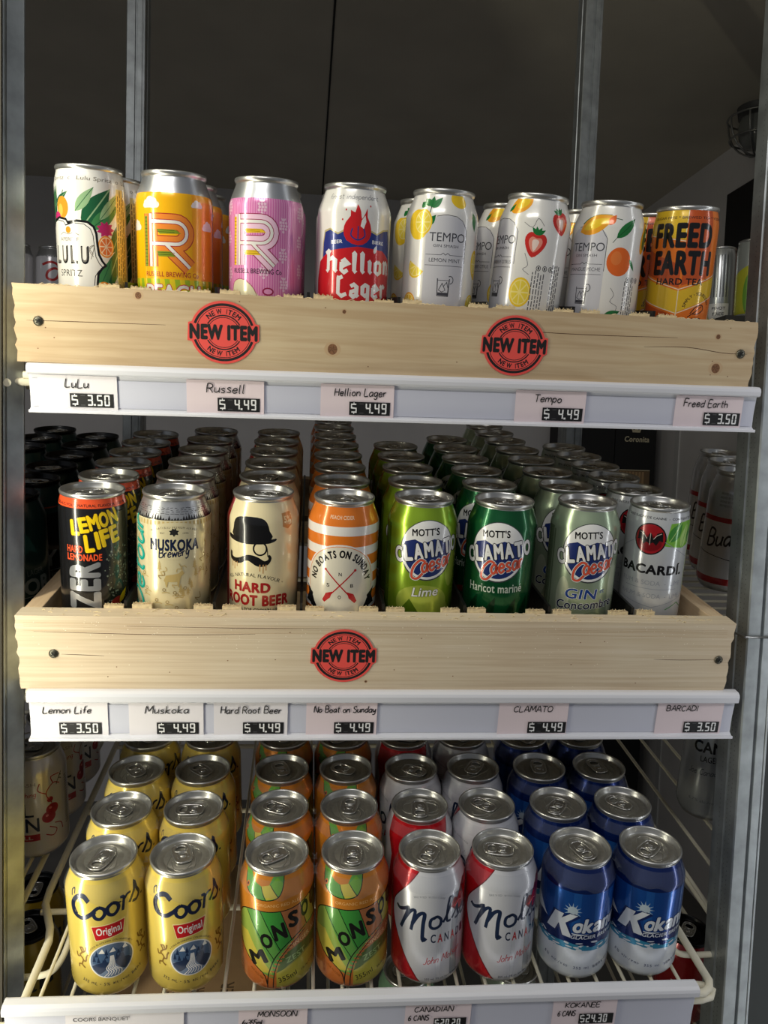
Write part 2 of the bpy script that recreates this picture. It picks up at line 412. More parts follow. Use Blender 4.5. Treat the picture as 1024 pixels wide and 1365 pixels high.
def can_body(name, R, H, zones, art, shift=0.):
    """zones: list of (z_from, material) bottom to top"""
    prof = can_profile(R, H); zt = prof[-1][1]
    brk = sorted(set([z for z, _ in zones if 3 < z < zt]))
    full = list(prof)
    for z in brk:
        if all(abs(z-q) > .05 for _, q in full[2:]): full.append((prof_r(prof, z), z))
    full = full[:2]+sorted(full[2:], key=lambda a: a[1])
    V = []; F = []; FM = []; N = []; mats = []
    def slot(m):
        if m not in mats: mats.append(m)
        return mats.index(m)
    def normal(a, z):
        d = -prof_slope(prof, z) if z > 2 else -1.2
        v = Vector((sin(a), -cos(a), d)); v.normalize(); return v
    for (r, z) in full:
        for k in range(SEG):
            a = 2*pi*k/SEG; V.append((r*sin(a)*.001, -r*cos(a)*.001, z*.001)); N.append(normal(a, z))
    for i in range(len(full)-1):
        zm = (full[i][1]+full[i+1][1])/2; mm = zones[0][1]
        for z, m in zones:
            if zm >= z: mm = m
        if i < 4: mm = ALU
        for k in range(SEG):
            F.append((i*SEG+k, i*SEG+(k+1) % SEG, (i+1)*SEG+(k+1) % SEG, (i+1)*SEG+k)); FM.append(slot(mm))
    # base disc
    b = len(V); V.append((0, 0, .006)); N.append(Vector((0, 0, -1)))
    for k in range(SEG): F.append((b, (k+1) % SEG, k)); FM.append(slot(ALU))
    du = 2*pi*R/SEG; zs = [z for _, z in prof[3:]]
    for (tri, m, o) in art.t:
        tri = [(u+shift, v) for u, v in tri]
        k0 = math.floor(min(p[0] for p in tri)/du); k1 = math.floor((max(p[0] for p in tri)-1e-6)/du)
        ms = slot(m)
        for k in range(k0, k1+1):
            P = clip(tri, 0, k*du, (k+1)*du) if k1 > k0 else tri
            if len(P) < 3: continue
            v0 = min(p[1] for p in P); v1 = max(p[1] for p in P)
            cuts = [v0-1]+[z for z in zs if v0 < z < v1]+[v1+1]
            for c0, c1 in zip(cuts, cuts[1:]):
                Q = clip(P, 1, c0, c1) if len(cuts) > 2 else P
                if len(Q) < 3: continue
                b = len(V)
                for u, v in Q:
                    # stay on the facet between two segment angles
                    vv = min(max(v, 2.0), zt-.05); r = prof_r(prof, vv)+o
                    f = u/du-k; a0 = 2*pi*k/SEG; a1 = 2*pi*(k+1)/SEG
                    x = r*((1-f)*sin(a0)+f*sin(a1)); y = -r*((1-f)*cos(a0)+f*cos(a1))
                    V.append((x*.001, y*.001, vv*.001)); N.append(normal(a0+f*(a1-a0), vv))
                F.append(tuple(range(b, b+len(Q)))); FM.append(ms)
    me = bpy.data.meshes.new(name); me.from_pydata(V, [], F)
    for m in mats: me.materials.append(m)
    me.polygons.foreach_set('material_index', FM)
    me.polygons.foreach_set('use_smooth', [True]*len(F))
    me.update()
    me.normals_split_custom_set_from_vertices([tuple(n) for n in N])
    return me

def lid_mesh(H, mrim=ALU, mpanel=ALU_P):
    mb = MB()
    mb.lathe([(26.9, H-5.6), (26.6, H-4.6), (26.9, H-4.1), (27.7, H-3.3), (28.0, H-2.2), (28.0, H-.9), (27.5, H-.15), (26.9, H), (26.3, H-.35), (25.9, H-1.6), (24.9, H-5.6), (24.3, H-6.4), (23.5, H-6.5), (22.9, H-5.9), (22.6, H-5.1)], mrim, 64)
    mb.lathe([(22.6, H-5.1), (22.0, H-4.7), (17.0, H-4.75), (16.6, H-5.0), (16.0, H-5.0), (15.6, H-4.8), (9, H-4.8), (.01, H-4.8)], mpanel, 64)
    # pour-opening score line and raised beads
    def bead(pts, w, hgt):
        P = smooth_path(pts, 5, True)
        mb.tube([(x, y, H-4.75) for x, y in P+[P[0]]], w, mpanel, 6, False)
    bead([(-8.5, -8), (-5, -16), (0, -18.5), (5, -16), (8.5, -8), (5, -3.5), (-5, -3.5)], .45, 0)
    bead([(-12, -10), (-9, 8), (-6, 15), (0, 17.5), (6, 15), (9, 8), (12, -10), (8.5, -18), (0, -20.6), (-8.5, -18)], .4, 0)
    for v in range(len(mb.v)): mb.v[v] = tuple(c*.001 for c in mb.v[v])
    return mb.mesh('lid')
def tab_mesh(H):
    """ring-pull: rounded plate with finger hole, rivet island and folded rim"""
    mb = MB(); z = H-3.6
    out = smooth_path([(-6.6, -6.0), (-7.6, 0), (-7.8, 8), (-6.2, 14.5), (0, 16.8), (6.2, 14.5), (7.8, 8), (7.6, 0), (6.6, -6.0), (3.6, -9), (-3.6, -9)], 4, True)
    hole = smooth_path([(-4.8, 7.2), (-4.4, 12), (0, 13.9), (4.4, 12), (4.8, 7.2), (0, 5.6)], 4, True)
    tr = tessellate_polygon([[Vector((a, b, 0)) for a, b in out], [Vector((a, b, 0)) for a, b in hole]])
    allp = out+hole
    mb.add([(x, y, z+.5) for x, y in allp], [tuple(t) for t in tr], ALU_D)
    mb.add([(x, y, z-.4) for x, y in allp], [tuple(t)[::-1] for t in tr], ALU_D)
    mb.tube([(x, y, z+.2) for x, y in out+[out[0]]], .85, ALU_D, 8, False)
    mb.tube([(x, y, z+.2) for x, y in hole+[hole[0]]], .75, ALU_D, 8, False)
    isl = smooth_path([(-4, -3.6), (-4.6, 0), (-3, 3.4), (3, 3.4), (4.6, 0), (4, -3.6)], 4, False)
    mb.tube([(x, y, z+.55) for x, y in isl], .5, ALU_D, 6)
    mb.lathe([(2.7, z-.6), (2.7, z+.7), (2.3, z+1.15), (.01, z+1.25)], ALU_D, 20)
    for v in range(len(mb.v)): mb.v[v] = tuple(c*.001 for c in mb.v[v])
    return mb.mesh('pull_tab')
LID = lid_mesh(122); TAB = tab_mesh(122)
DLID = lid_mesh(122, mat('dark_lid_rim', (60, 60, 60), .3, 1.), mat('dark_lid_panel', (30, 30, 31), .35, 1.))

def frame(theta, Y, Z):
    """shelf frame: x right, y = back up the slope, z = normal to the shelf; origin under the front row"""
    th = theta; up = Vector((0, -sin(th), cos(th))); O = Vector((0, Y, Z+CZ)) - .122*up
    m = Matrix.Rotation(th, 4, 'X'); m.translation = O
    return m
FT = frame(rad(10.5), .72, .24)
FM_ = frame(rad(10.9465), .72495, -.035875)
FB = frame(rad(9.3509), .67396, -.351193)
def inf(fr, x, s, h, rz=0., lean=0.):
    """matrix at shelf coordinates; lean tips the can sideways about its lid centre"""
    if lean:
        L = Matrix.Translation((x, s, h+.122)) @ Matrix.Rotation(lean, 4, 'Y') @ Matrix.Translation((0, 0, -.122))
        return fr @ L @ Matrix.Rotation(rz, 4, 'Z')
    return fr @ Matrix.Translation((x, s, h)) @ Matrix.Rotation(rz, 4, 'Z')

CANS = 0
def place_can(body, mw, label, group, lid=None, tabrot=None, name='drink_can'):
    t = thing(name, label, 'can', mw, group)
    new_obj('body', body, t); new_obj('lid', lid or LID, t)
    p = new_obj('pull_tab', TAB, t)
    p.rotation_euler = (0, 0, random.uniform(0, 2*pi) if tabrot is None else rad(tabrot))
    return t
ORD = ['front', 'second', 'third', 'fourth', 'fifth', 'sixth', 'seventh', 'eighth', 'ninth']

# ------------------------------------------------------------------ can designs
def ink(rgb, metal=.12, rough=.22): return mat('print_%d_%d_%d_%d' % (*rgb, int(metal*100)), rgb, rough, metal, coat=.45)
WHT = ink((238, 236, 230)); BLK = ink((20, 20, 22)); NAVY = ink((24, 34, 62)); REDP = ink((200, 34, 38))

def d_lulu():
    a = Art(); G1 = ink((30, 92, 58)); G2 = ink((66, 134, 78)); G3 = ink((150, 186, 140)); OR = ink((240, 150, 40)); PK = ink((196, 40, 112)); GR = ink((120, 112, 98)); YE = ink((244, 224, 150))
    a.text("Lulu Spritz  o  Lulu Spritz  o  Lulu", 2, 110.2, 96, 4.2, GR, 0, 0, .12)
    for p, q, w, m in (((-36, 66), (-27, 106), 5, G1), ((-40, 80), (-31, 104), 4, G2), ((0, 72), (24, 104), 9, G1), ((-6, 84), (10, 104), 4.5, G3), ((6, 70), (33, 92), 6, G2), ((14, 78), (34, 103), 4, G3),
                       ((16, 20), (34, 60), 7, G1), ((12, 22), (24, 48), 5, G2), ((24, 52), (40, 84), 6, G1), ((-30, 88), (-12, 100), 3, G1)):
        a.leaf(p, q, w, m, G3 if m is G1 else G1)
    a.ell(-19, 87, 7, 9, OR); a.ell(-21, 85, 3, 5, ink((250, 190, 80))); a.ell(-26, 79, 5, 5, PK); a.stroke([(-19, 96), (-17, 101)], .9, G1)
    for i in range(9):
        t = i*40; a.leaf((19, 71), (19+8*cos(rad(t)), 71+7*sin(rad(t))), 2, PK)
    a.slice(19, 57, 7, OR, ink((236, 120, 50)), ink((250, 226, 190)), 9)
    a.ell(16, 24, 5, 4, OR)
    sh = [(-44, 71), (-34, 73), (-31, 77), (-23, 79), (-15, 77.5), (-13, 74.6), (-5, 76.6), (4, 76), (9, 72.5), (11, 67), (11.6, 58), (12.6, 50), (15, 45), (18, 41.5), (14.5, 38.6), (11.5, 34), (10.6, 26), (10.6, 8), (-44, 8)]
    a.poly(sh, WHT); a.stroke(sh[:-1], 1.9, BLK); a.stroke([(u-2.6, v-1.9) for u, v in sh[1:-1]], .6, BLK)
    a.ell(-13, 69, 2.6, 2.8, OR); a.stroke([(-22, 65), (-18, 67), (-13, 65.5), (-8, 67), (-3, 65)], .5, GR, 4)
    a.text("APERITIF", -13, 61.5, 19, 3, GR, .1)
    for i, ch in enumerate("LULU"): a.text(ch, -27+i*9.4, 49, 6.8, 15, BLK, .35)
    for i, ch in enumerate("LULU"): a.text(ch, -27.4+i*9.4, 49.3, 4.6, 12.4, ink((120, 116, 110)), -.1)
    a.text("SPRITZ", -13, 34, 23, 5.5, ink((70, 66, 60)), .05)
    for k in (-1, 1): a.stroke([(8, 49+k), (5, 54*1+k), (9, 57), (6, 46)], .5, GR, 4)
    a.rect(30, 43, 18, 105, YE); a.rect(36, 37, 18, 105, ink((250, 228, 150)))
    rr = random.Random(3)
    for c in range(4):
        v = 24
        while v < 100:
            l = rr.uniform(2, 6); a.rect(31.5+c*2.7, 32.4+c*2.7, v, v+l, ink((90, 78, 40))); v += l+1.2
    return can_body('can_lulu', 29.3, 122, [(0, WHT)], a)

def r_logo(a, u0, v0, w, h, edge, main, light, side, hatch):
    k = w*.26
    def P(d):
        x0, x1, y1, ym = k/2+d, w*.60, h-k/2-d, h*.44+d*.3
        rr = (y1-ym)/2
        bowl = [(x0, y1), (x1, y1)]+[(x1+rr*1.05*sin(t), (y1+ym)/2+rr*cos(t)) for t in [pi*i/10 for i in range(1, 10)]]+[(x1, ym), (x0, ym)]
        return [[(x0, 0), (x0, y1+ (k/2 if d == 0 else 0))], bowl, [(w*.42+d*.2, ym), (w-k*.55, 0)]]
    sft = lambda L: [(u0+x, v0+y) for x, y in L]
    for L in P(0): a.stroke(sft(L), k+1.5, edge)
    for L in P(0): a.stroke(sft(L), k, main)
    for L in P(0): a.stroke(sft(L), k*.22+1.3, edge)
    for L in P(0): a.stroke(sft(L), k*.22, light)
    # hatched inner bevels
    yb = h*.44
    a.rect(u0-k*.02, u0+k*.22, v0, v0+h-2, side)
    a.poly(sft([(k*.95, h-k*1.0), (w*.60, h-k*1.0), (w*.70, h-k*1.25), (k*1.2, h-k*1.32)]), side)
    a.poly(sft([(k*.95, yb-k*.5), (w*.5, yb-k*.5), (w*.6, yb-k*.85), (k*1.1, yb-k*.85)]), side)
    for i in range(14): a.rect(u0-k*.02, u0+k*.22, v0+2+i*h/15, v0+2.5+i*h/15, hatch)
    for q in (h-k*1.08, h-k*1.2, yb-k*.6, yb-k*.74): a.rect(u0+k*1.05, u0+w*.58, v0+q, v0+q+.4, hatch)

def cloud(a, u, v, s, m):
    a.rect(u-5*s, u+5*s, v-2.6*s, v+.2*s, m)
    for x, y, r in ((-3.6, .4, 2.3), (-.8, 2, 2.9), (2.4, 1.4, 2.4), (4.6, -.6, 2), (-5, -1, 1.7)): a.ell(u+x*s, v+y*s, r*s, r*s, m, n=16)

def d_russell_yellow():
    a = Art(); Y = ink((250, 186, 16)); O = ink((240, 140, 52)); G = ink((130, 150, 36)); GD = ink((60, 74, 24)); RD = ink((176, 44, 40)); LG = ink((160, 190, 40))
    a.rect(20, 75, 40, 103.2, ink((246, 168, 20))); a.rect(30, 80, 33, 98, ink((242, 152, 24)))
    for u, v, s in ((-16, 94, 1.25), (25, 95, .85), (38, 78, 1.1), (-36, 76, 1.2), (52, 88, 1)): cloud(a, u, v, s, WHT)
    r_logo(a, -22.5, 43, 47, 43, RD, O, WHT, G, GD)
    a.text("RUSSELL BREWING Co", 2, 37, 48, 4.2, RD, .2)
    a.rect(-52, 52, 6, 33, LG)
    for i in range(-6, 7): a.quad((i*8.6, 33), (i*8.6+4.3, 33), (i*8.6+8.3, 6), (i*8.6+4, 6), ink((232, 208, 30)))
    a.text("PEACH", 3, 22, 50, 13, WHT, .5, outline=ink((196, 40, 60)), ow=.7)
    return can_body('can_yellow_r', 33, 122, [(0, SILV), (8, Y), (103.5, SILV)], a)

def d_russell_pink():
    a = Art(); P = ink((222, 120, 184)); P2 = ink((236, 160, 206)); RD = ink((160, 36, 84)); YE = ink((236, 196, 40)); PL = ink((246, 206, 228))
    for i in range(-22, 23): a.rect(i*2.2-.55, i*2.2+.55, 9, 104, P2)
    for u, v in ((17, 82), (37, 93), (17, 57), (37, 69), (-2, 96), (38, 45), (0, 43), (18, 33), (-40, 70), (-38, 40), (-38, 96)):
        for r_ in range(4):
            for c in range(3 if r_ < 3 else 1):
                cu = u+(c-(1 if r_ < 3 else 0))*2.6+(.6 if r_ % 2 else 0)*(r_ < 3); a.ell(cu, v+3-r_*2.5, 1.15, 1.15, PL, n=10)
        for q in (-2, 0, 2): a.leaf((u, v+4.4), (u+q*1.2, v+7), .8, PL)
    r_logo(a, -29.5, 48.5, 45, 42, RD, PL, WHT, YE, ink((150, 110, 10)))
    a.text("RUSSELL BREWING Co", -7, 43.8, 46, 4.2, BLK, .15)
    a.poly([(-32, 26), (-30, 34), (-22, 37), (-14, 34), (-8, 28), (-4, 18), (-30, 16)], ink((232, 226, 190)), 3)
    a.stroke([(-32, 26), (-30, 34), (-22, 37), (-14, 34), (-8, 28), (-4, 18)], .5, RD, 3)
    a.ell(4, 27, 5, 3.4, RD); a.ell(4, 27, 3.6, 2.2, P2)
    return can_body('can_pink_r', 33, 122, [(0, SILV), (8, P), (104, SILV)], a)

def d_hellion():
    a = Art(); B = ink((36, 54, 132)); R = ink((206, 28, 34)); W2 = ink((240, 240, 238)); GY = ink((128, 128, 132))
    a.hand("finest independent", -28, 108.2, 4.4, GY, .45, 1.15, sm=3)
    a.poly([(-33, 72), (-31, 82), (-24, 84), (-16, 80), (-8, 84), (2, 79), (12, 84), (20, 81), (28, 85), (37, 86), (40, 76), (42, 62), (42, 50), (-34, 50)], ink((196, 184, 130)), 0)
    a.poly([(-32, 71), (-30, 80.5), (-24, 82.5), (-16, 78.5), (-8, 82.5), (2, 77.5), (12, 82.5), (20, 79.5), (28, 83.5), (36, 84.5), (39, 75), (41, 62), (41, 48), (-33, 48)], B)
    a.poly([(-40, 12), (-41, 40), (-37, 56), (-24, 65), (2, 69), (28, 67), (40, 60), (44, 44), (43, 12)], R)
    fl = [(2, 70), (-8, 74), (-11, 82), (-9, 89), (-5, 94), (-5, 99), (-1, 97), (1, 104), (4, 98), (5, 92), (8, 97), (10, 101), (10, 94), (13, 88), (14, 80), (10, 73)]
    a.poly(fl, R, 2)
    a.poly([(5, 91), (4, 86), (7, 84), (9, 90), (8, 95)], W2); a.stroke([(-3, 84), (-4, 78), (2, 74.5), (8, 78), (7, 84)], 1.2, B, 4); a.stroke([(2, 74), (2, 86)], 1, B)
    for u, v in ((-9, 99), (-12, 91), (13, 103)): a.ell(u, v, .7, .9, R, n=8)
    a.text("BEER", -17, 72.5, 11, 3, W2, .3, 4); a.text("BIERE", 22, 73.5, 13, 3, W2, .3, -2)
    def gothic(s, u, v, w, h):
        # blackletter: bold upright strokes with diamond feet
        a.hand(s, u, v, h, W2, 3.3, 1, 0, 0, 0, 0, w, GB)
    gothic("Hellion", -27, 47, 66, 17); gothic("Lager", -16, 26.5, 50, 17)
    a.leaf((18, 64), (20, 71), 1.7, W2)
    return can_body('can_hellion', 33, 122, [(0, WHT)], a)

def tempo(kind, c):
    a = Art(); G = ink((30, 120, 56)); GD = ink((16, 74, 36)); Y = ink((244, 204, 40)); YL = ink((250, 232, 140)); R = ink((214, 48, 40)); O = ink((238, 110, 36)); PAN = ink((212, 212, 218)); T = ink((70, 70, 78)); OY = ink((246, 170, 36))
    a.poly([(c-19, 6), (c+19, 6), (c+19, 88)]+[(c+19*cos(t), 88+11*sin(t)) for t in [pi*i/12 for i in range(1, 12)]]+[(c-19, 88)], PAN)
    a.stroke([(c-10, 98), (c-4, 99.2), (c, 99.5), (c+8, 98.6), (c+14, 95.4), (c+19, 88), (c+19, 60)], .5, T)
    def straw(u, v, s=1, cut=True, rot=0):
        q = [(0, -11), (7, -4), (9.5, 4), (6, 9), (0, 8), (-6, 9), (-9.5, 4), (-7, -4)]
        cs, sn = cos(rad(rot)), sin(rad(rot)); f = lambda L, k=1: [(u+(x*cs-y*sn)*s*k, v+(x*sn+y*cs)*s*k) for x, y in L]
        a.poly(f(q), R, 3)
        if cut: a.poly(f(q, .62), ink((240, 150, 130)), 3); a.poly(f([(0, -6), (3, 2), (0, 4), (-3, 2)]), ink((250, 226, 214)), 3)
        else:
            for i in range(8): a.ell(*f([(((i*37) % 11)-5, ((i*53) % 13)-6)])[0], .5, .8, Y, n=6)
        for t in (-40, -15, 15, 40): a.leaf(f([(0, 7.5)])[0], f([(9*sin(rad(t)), 7.5+7*cos(rad(t)))])[0], 1.6*s, G)
    if kind == 'lemon':
        for p, q in (((-16, 107), (-24, 113)), ((-16, 105), (-15, 115)), ((-15, 105), (-6, 114)), ((-22, 106), (-27, 110))): a.leaf(p, q, 3, G, GD)
        a.stroke([(-16, 106), (-17, 98)], .8, GD); a.leaf((-18, 90), (-11, 99), 3, G, GD)
        a.ell(-28, 91, 11, 13, Y, 15); a.slice(-23, 93, 9.2, Y, ink((240, 214, 70)), YL, 11)
        a.ell(11, 112.5, 8.5, 6.5, Y, -20); a.leaf((28, 104), (31, 88), 3.4, G, GD)
        a.slice(-27, 56, 9, Y, ink((240, 214, 70)), YL, 11, -30, 180, 360); a.ell(37, 60, 8, 13, Y, 10); a.slice(35, 61, 5, Y, ink((240, 214, 70)), YL, 10)
        a.slice(-34, 24, 8, OY, ink((240, 190, 60)), YL, 9); a.slice(33, 24, 8, Y, ink((240, 214, 70)), YL, 10)
        fl = "LEMON MINT"
    elif kind == 'straw':
        a.ell(-25, 112, 12, 8, OY, 25); a.ell(-23, 112.5, 7, 4, Y, 25); a.leaf((-37, 105), (-32, 112), 2, G)
        straw(-6, 78, 1.05, True, -8); straw(17, 98, .95, True, 15); straw(-62, 78, 1.1, False); straw(44, 70, 1, False)
        a.slice(-14, 36, 10, Y, ink((240, 214, 70)), YL, 13); a.slice(-66, 40, 8, Y, ink((240, 214, 70)), YL, 11)
        a.stroke([(-18, 96), (-10, 92), (-6, 100), (0, 94)], .35, T, 3); a.stroke([(-14, 70), (-10, 60), (-14, 56), (-8, 52)], .35, T, 3)
        for i, u in enumerate((0, 6, 12)): a.ring(u, 58, 2.2, 2.4, .5, BLK, 16); a.rect(u-.6, u+.6, 56.8, 59.2, BLK)
        rr = random.Random(5)
        for col in range(5):
            v = 20
            while v < 53:
                l = rr.uniform(2, 5); a.rect(-5+col*2.6, -4.2+col*2.6, v, v+l, T); v += l+1
        for col in range(4):
            v = 20
            while v < 62:
                l = rr.uniform(2, 5); a.rect(14+col*2.6, 15.1+col*2.6, v, v+l, T); v += l+1
        fl = "STRAWBERRY CITRUS"
    else:
        a.leaf((-38, 101), (-10, 109), 4, G, GD); a.leaf((-40, 94), (-6, 108), 8, OY); a.leaf((-36, 96), (-12, 106), 4, Y); a.leaf((-12, 100), (-6, 109), 3, O)
        a.stroke([(-6, 106), (0, 105)], .6, GD); a.leaf((-4, 89), (14, 107), 4.4, G, GD); a.stroke([(-4, 89), (-7, 85)], .5, GD)
        a.ell(1, 69, 11.5, 12.5, O); a.ell(-2, 72, 5, 6, ink((240, 130, 60))); a.leaf((11, 72), (18, 62), 1.6, G)
        a.ell(30, 92, 6, 15, OY, -15); a.ell(32, 92, 4.5, 11, G, -15); a.leaf((-8, 20), (8, 26), 3.4, G, GD); a.ell(-4, 14, 7, 4, Y)
        for i, u in enumerate((12, 18, 24)): a.ring(u, 54, 2.2, 2.4, .5, BLK, 16); a.rect(u-.6, u+.6, 52.8, 55.2, BLK)
        rr = random.Random(8)
        for col in range(5):
            v = 14
            while v < 49:
                l = rr.uniform(2, 5); a.rect(9+col*2.6, 9.9+col*2.6, v, v+l, T); v += l+1
        a.stroke([(-4, 46), (0, 40), (-3, 34), (4, 30), (2, 24)], .35, T, 3)
        fl = "MANGUE PECHE"
    a.text("TEMPO", c+1, 81, 33, 7.4, T, -.05); a.text("GIN SMASH", c, 73.6, 23, 2.4, T, 0)
    for v in (66, 57): a.stroke([(c-18, v), (c-4 if v == 66 else c+17, v)], .4, T)
    a.stroke([(c+4, 66), (c+17, 66)], .4, T); a.stroke([(c-4, 66), (c-2, 67.5), (c, 66), (c+2, 67.5), (c+4, 66)], .5, T, 3)
    a.text(fl, c, 61.5, 32 if kind != 'lemon' else 29, 3.2, T, .02)
    # tumbler drawing
    a.stroke([(c-5.5, 46), (c-5, 31), (c+4.6, 31), (c+5.4, 46)], .8, T); a.rect(c-4.6, c+4.4, 31.5, 34, T)
    a.stroke([(c-5.5, 44.5), (c+5.4, 44.5)], .5, T); a.stroke([(c-4, 36), (c-1, 42), (c+2, 36), (c-1, 34.5), (c-4, 36)], .6, T); a.stroke([(c, 39), (c+3, 43), (c+4.6, 38)], .6, T)
    a.ring(c+6, 45, 3.2, 3.6, .7, T, 16, -90, 120)
    return can_body('can_tempo_'+kind, 33, 122, [(0, WHT)], a)

def d_freed():
    a = Art(); O = ink((234, 122, 36)); O2 = ink((196, 84, 34)); Y = ink((226, 186, 44)); CR = ink((240, 224, 190)); TN = ink((206, 188, 150))
    a.poly([(-70, 118), (-11, 118), (-11, 92), (-70, 100)], Y); a.poly([(-11, 118), (14, 118), (14, 60), (-11, 52)], O2); a.poly([(30, 118), (50, 118), (50, 70), (30, 62)], ink((240, 140, 44)))
    a.poly([(-60, 88), (-13, 70), (-13, 50), (-60, 66)], O2)
    a.poly([(-62, 62), (-13, 47), (-13, 27), (-62, 43)], Y); a.poly([(-13, 47), (40, 66), (40, 50), (-13, 28)], Y)
    a.poly([(-62, 40), (-13, 25), (-13, 10), (-62, 10)], O2); a.poly([(30, 46), (52, 52), (52, 10), (22, 10)], TN)
    for P in ([(-11, 118), (-12, 96)], [(-70, 100), (-11, 91)], [(-62, 64), (-13, 48.5), (42, 68)], [(-62, 42), (-13, 27), (42, 50)], [(-13, 48), (-13, 8)], [(30, 46), (22, 8)]): a.stroke(P, .8, CR)
    a.text("SUGAR FREE * BREWED TEA * VODKA", -8, 111.5, 76, 2.4, BLK, .2)
    a.text("FREED", -14, 96, 57, 22, BLK, .85); a.text("EARTH", -12, 72, 57, 22, BLK, .85)
    a.text("HARD TEA", -13, 55.5, 44, 6, BLK, .4); a.text("TM", 12, 58, 3.4, 1.6, BLK, .1)
    a.arc_text("SIMPLY - SQUEEZED -", 7, 30, 14, 15, 170, 10, 3, BLK, .35)
    a.stroke([(0, 27), (5, 33), (12, 35), (14, 31), (8, 27), (2, 27)], .8, BLK, 4); a.stroke([(-2, 24), (12, 34)], .7, BLK)
    a.text("100", 7, 21.5, 10, 4, BLK, .3); a.text("CALORIES", 7, 15, 14, 2.4, BLK, .2)
    return can_body('can_freed', 29.3, 122, [(0, O)], a)

def d_lemonlife():
    a = Art(); Y = ink((244, 206, 26)); O = ink((232, 86, 44)); S = ink((176, 178, 182), .6); DG = ink((40, 46, 36)); DOT = ink((132, 140, 122))
    a.text("4.5% ALC./VOL.   NATURAL FLAVOUR   355 ML", 4, 112.6, 76, 2.4, BLK, .25)
    a.poly([(16, 8), (20, 60), (14, 84), (26, 108), (46, 108), (46, 8)], DG)
    rr = random.Random(4)
    for i in range(110):
        u = rr.uniform(15, 42); v = rr.uniform(18, 74)
        if u < 15+abs(v-46)*.15: continue
        q = rr.uniform(.35, 1.0); a.ell(u, v, q, q*1.15, DOT, n=8)
    for ch, u, v, r_ in zip("LEMON", (-8.5, -1, 7.5, 16, 24.5), (93, 95.5, 98, 100, 102.5), (4, 10, 14, 10, 18)): a.text(ch, u, v, 8.2 if ch != 'M' else 9.4, 14.5, Y, .75, r_, 0, ink((70, 46, 6)), .45)
    for ch, u, v, r_ in zip("LIFE", (3.5, 10.5, 17, 25.5), (79, 81.5, 83.5, 86), (6, 10, 12, 14)): a.text(ch, u, v, 8.2 if ch != 'I' else 3.6, 16.5, Y, .75, r_, 0, ink((70, 46, 6)), .45)
    a.text("HARD", -9.5, 73.5, 15, 6.4, O, .55); a.text("LEMONADE", -1.5, 66, 31, 6.4, O, .55)
    a.text("TIZER", -1.5, 29, 66, 28, S, .75, 90)
    a.ell(27, 22, 7, 4, ink((170, 50, 36)), 20); a.leaf((30, 20), (40, 32), 3, Y)
    return can_body('can_lemonlife', 29.3, 122, [(0, BLK), (110, O)], a)

def d_muskoka():
    a = Art(); C = ink((232, 220, 178), .3); T = ink((196, 172, 112)); TD = ink((150, 126, 76)); DK = ink((40, 40, 40)); TE = ink((20, 158, 140))
    rr = random.Random(11)
    for i in range(46):
        u = -58+i*2.6; h = rr.uniform(1.5, 7); a.poly([(u, 101.5), (u+1.5, 101.5+h), (u+3, 101.5)], DK)
    for r_ in range(4):
        for i in range(26):
            u = -58+i*4.6+rr.uniform(-1, 1); a.stroke([(u, 107+r_*1.6), (u+rr.uniform(2, 4), 107+r_*1.6+rr.uniform(-.5, .5))], .35, DK)
    for i in range(28):
        u = -52+i*3.9; a.rect(u, u+1.9, 96.5, 100.5, T)
    def tree(u, v, h, m):
        for k in range(3): a.poly([(u-h*.26*(1-k*.22), v+h*k*.26), (u+h*.26*(1-k*.22), v+h*k*.26), (u, v+h*(.45+k*.27))], m)
        a.rect(u-.4, u+.4, v-1.5, v, m)
    for i in range(70):
        u = rr.uniform(-50, 58); v = rr.uniform(9, 62)
        if i % 3 == 0: tree(u, v, rr.uniform(6, 9), T)
        elif i % 3 == 1: a.stroke([(u, v), (u+rr.uniform(-3, 3), v+3), (u+rr.uniform(2, 5), v+rr.uniform(2, 6)), (u+2, v+8)], .7, T if i % 2 else TD, 3)
        else: a.stroke([(u-2, v), (u+2, v+1), (u+5, v)], .8, T); a.ring(u, v+3, 1.6, 1.6, .5, TD, 12)
    for i in range(30):
        u = rr.choice((-1, 1))*rr.uniform(30, 58)+4; v = rr.uniform(50, 94); a.stroke([(u, v), (u+rr.uniform(-2, 2), v+4), (u+rr.uniform(-2, 2), v+7)], .9, T, 3)
    # moose
    a.poly([(-4, 46), (-2, 51), (4, 52), (9, 53), (12, 56), (14, 53), (11, 50), (10, 46), (9.4, 40), (8.4, 40), (8, 45), (0, 45), (-1, 40), (-2, 40), (-3, 45)], T); a.stroke([(12, 56), (11, 59), (14, 60), (16, 58)], .8, T)
    a.poly([(-16, 66)]+[(6+30*cos(t), 84+16*sin(t)) for t in [pi*i/14 for i in range(15)]][::-1]+[(28, 66)], C)
    a.arc_text("ALL NATURAL, PREMIUM ALE BEER", 5, 70, 40, 25.5, 122, 58, 1.9, DK, .1)
    a.poly([(5, 87), (3.6, 89), (1.4, 88.6), (2, 91), (.6, 92.4), (3, 93), (3.6, 95), (5, 93.8), (6.4, 95), (7, 93), (9.4, 92.4), (8, 91), (8.6, 88.6), (6.4, 89)], DK)
    a.text("EST", -5, 90, 4, 1.5, DK); a.text("1996", 15, 90, 5, 1.5, DK)
    a.text("MUSKOKA", 5.6, 79.2, 44, 11, NAVY, .75); a.hand("Brewery", -8, 67.2, 8, NAVY, 1.1, 1, 6, .25, span=26)
    a.hand("Detour", -25, 16, 20, TE, 3.2, 1, 90, .25, 5, span=84)
    a.hand("Detour", -25.6, 16.6, 20, ink((120, 205, 190)), .5, 1, 90, .25, 5, span=84)
    return can_body('can_muskoka', 33, 122, [(0, C), (101.5, SILV)], a)

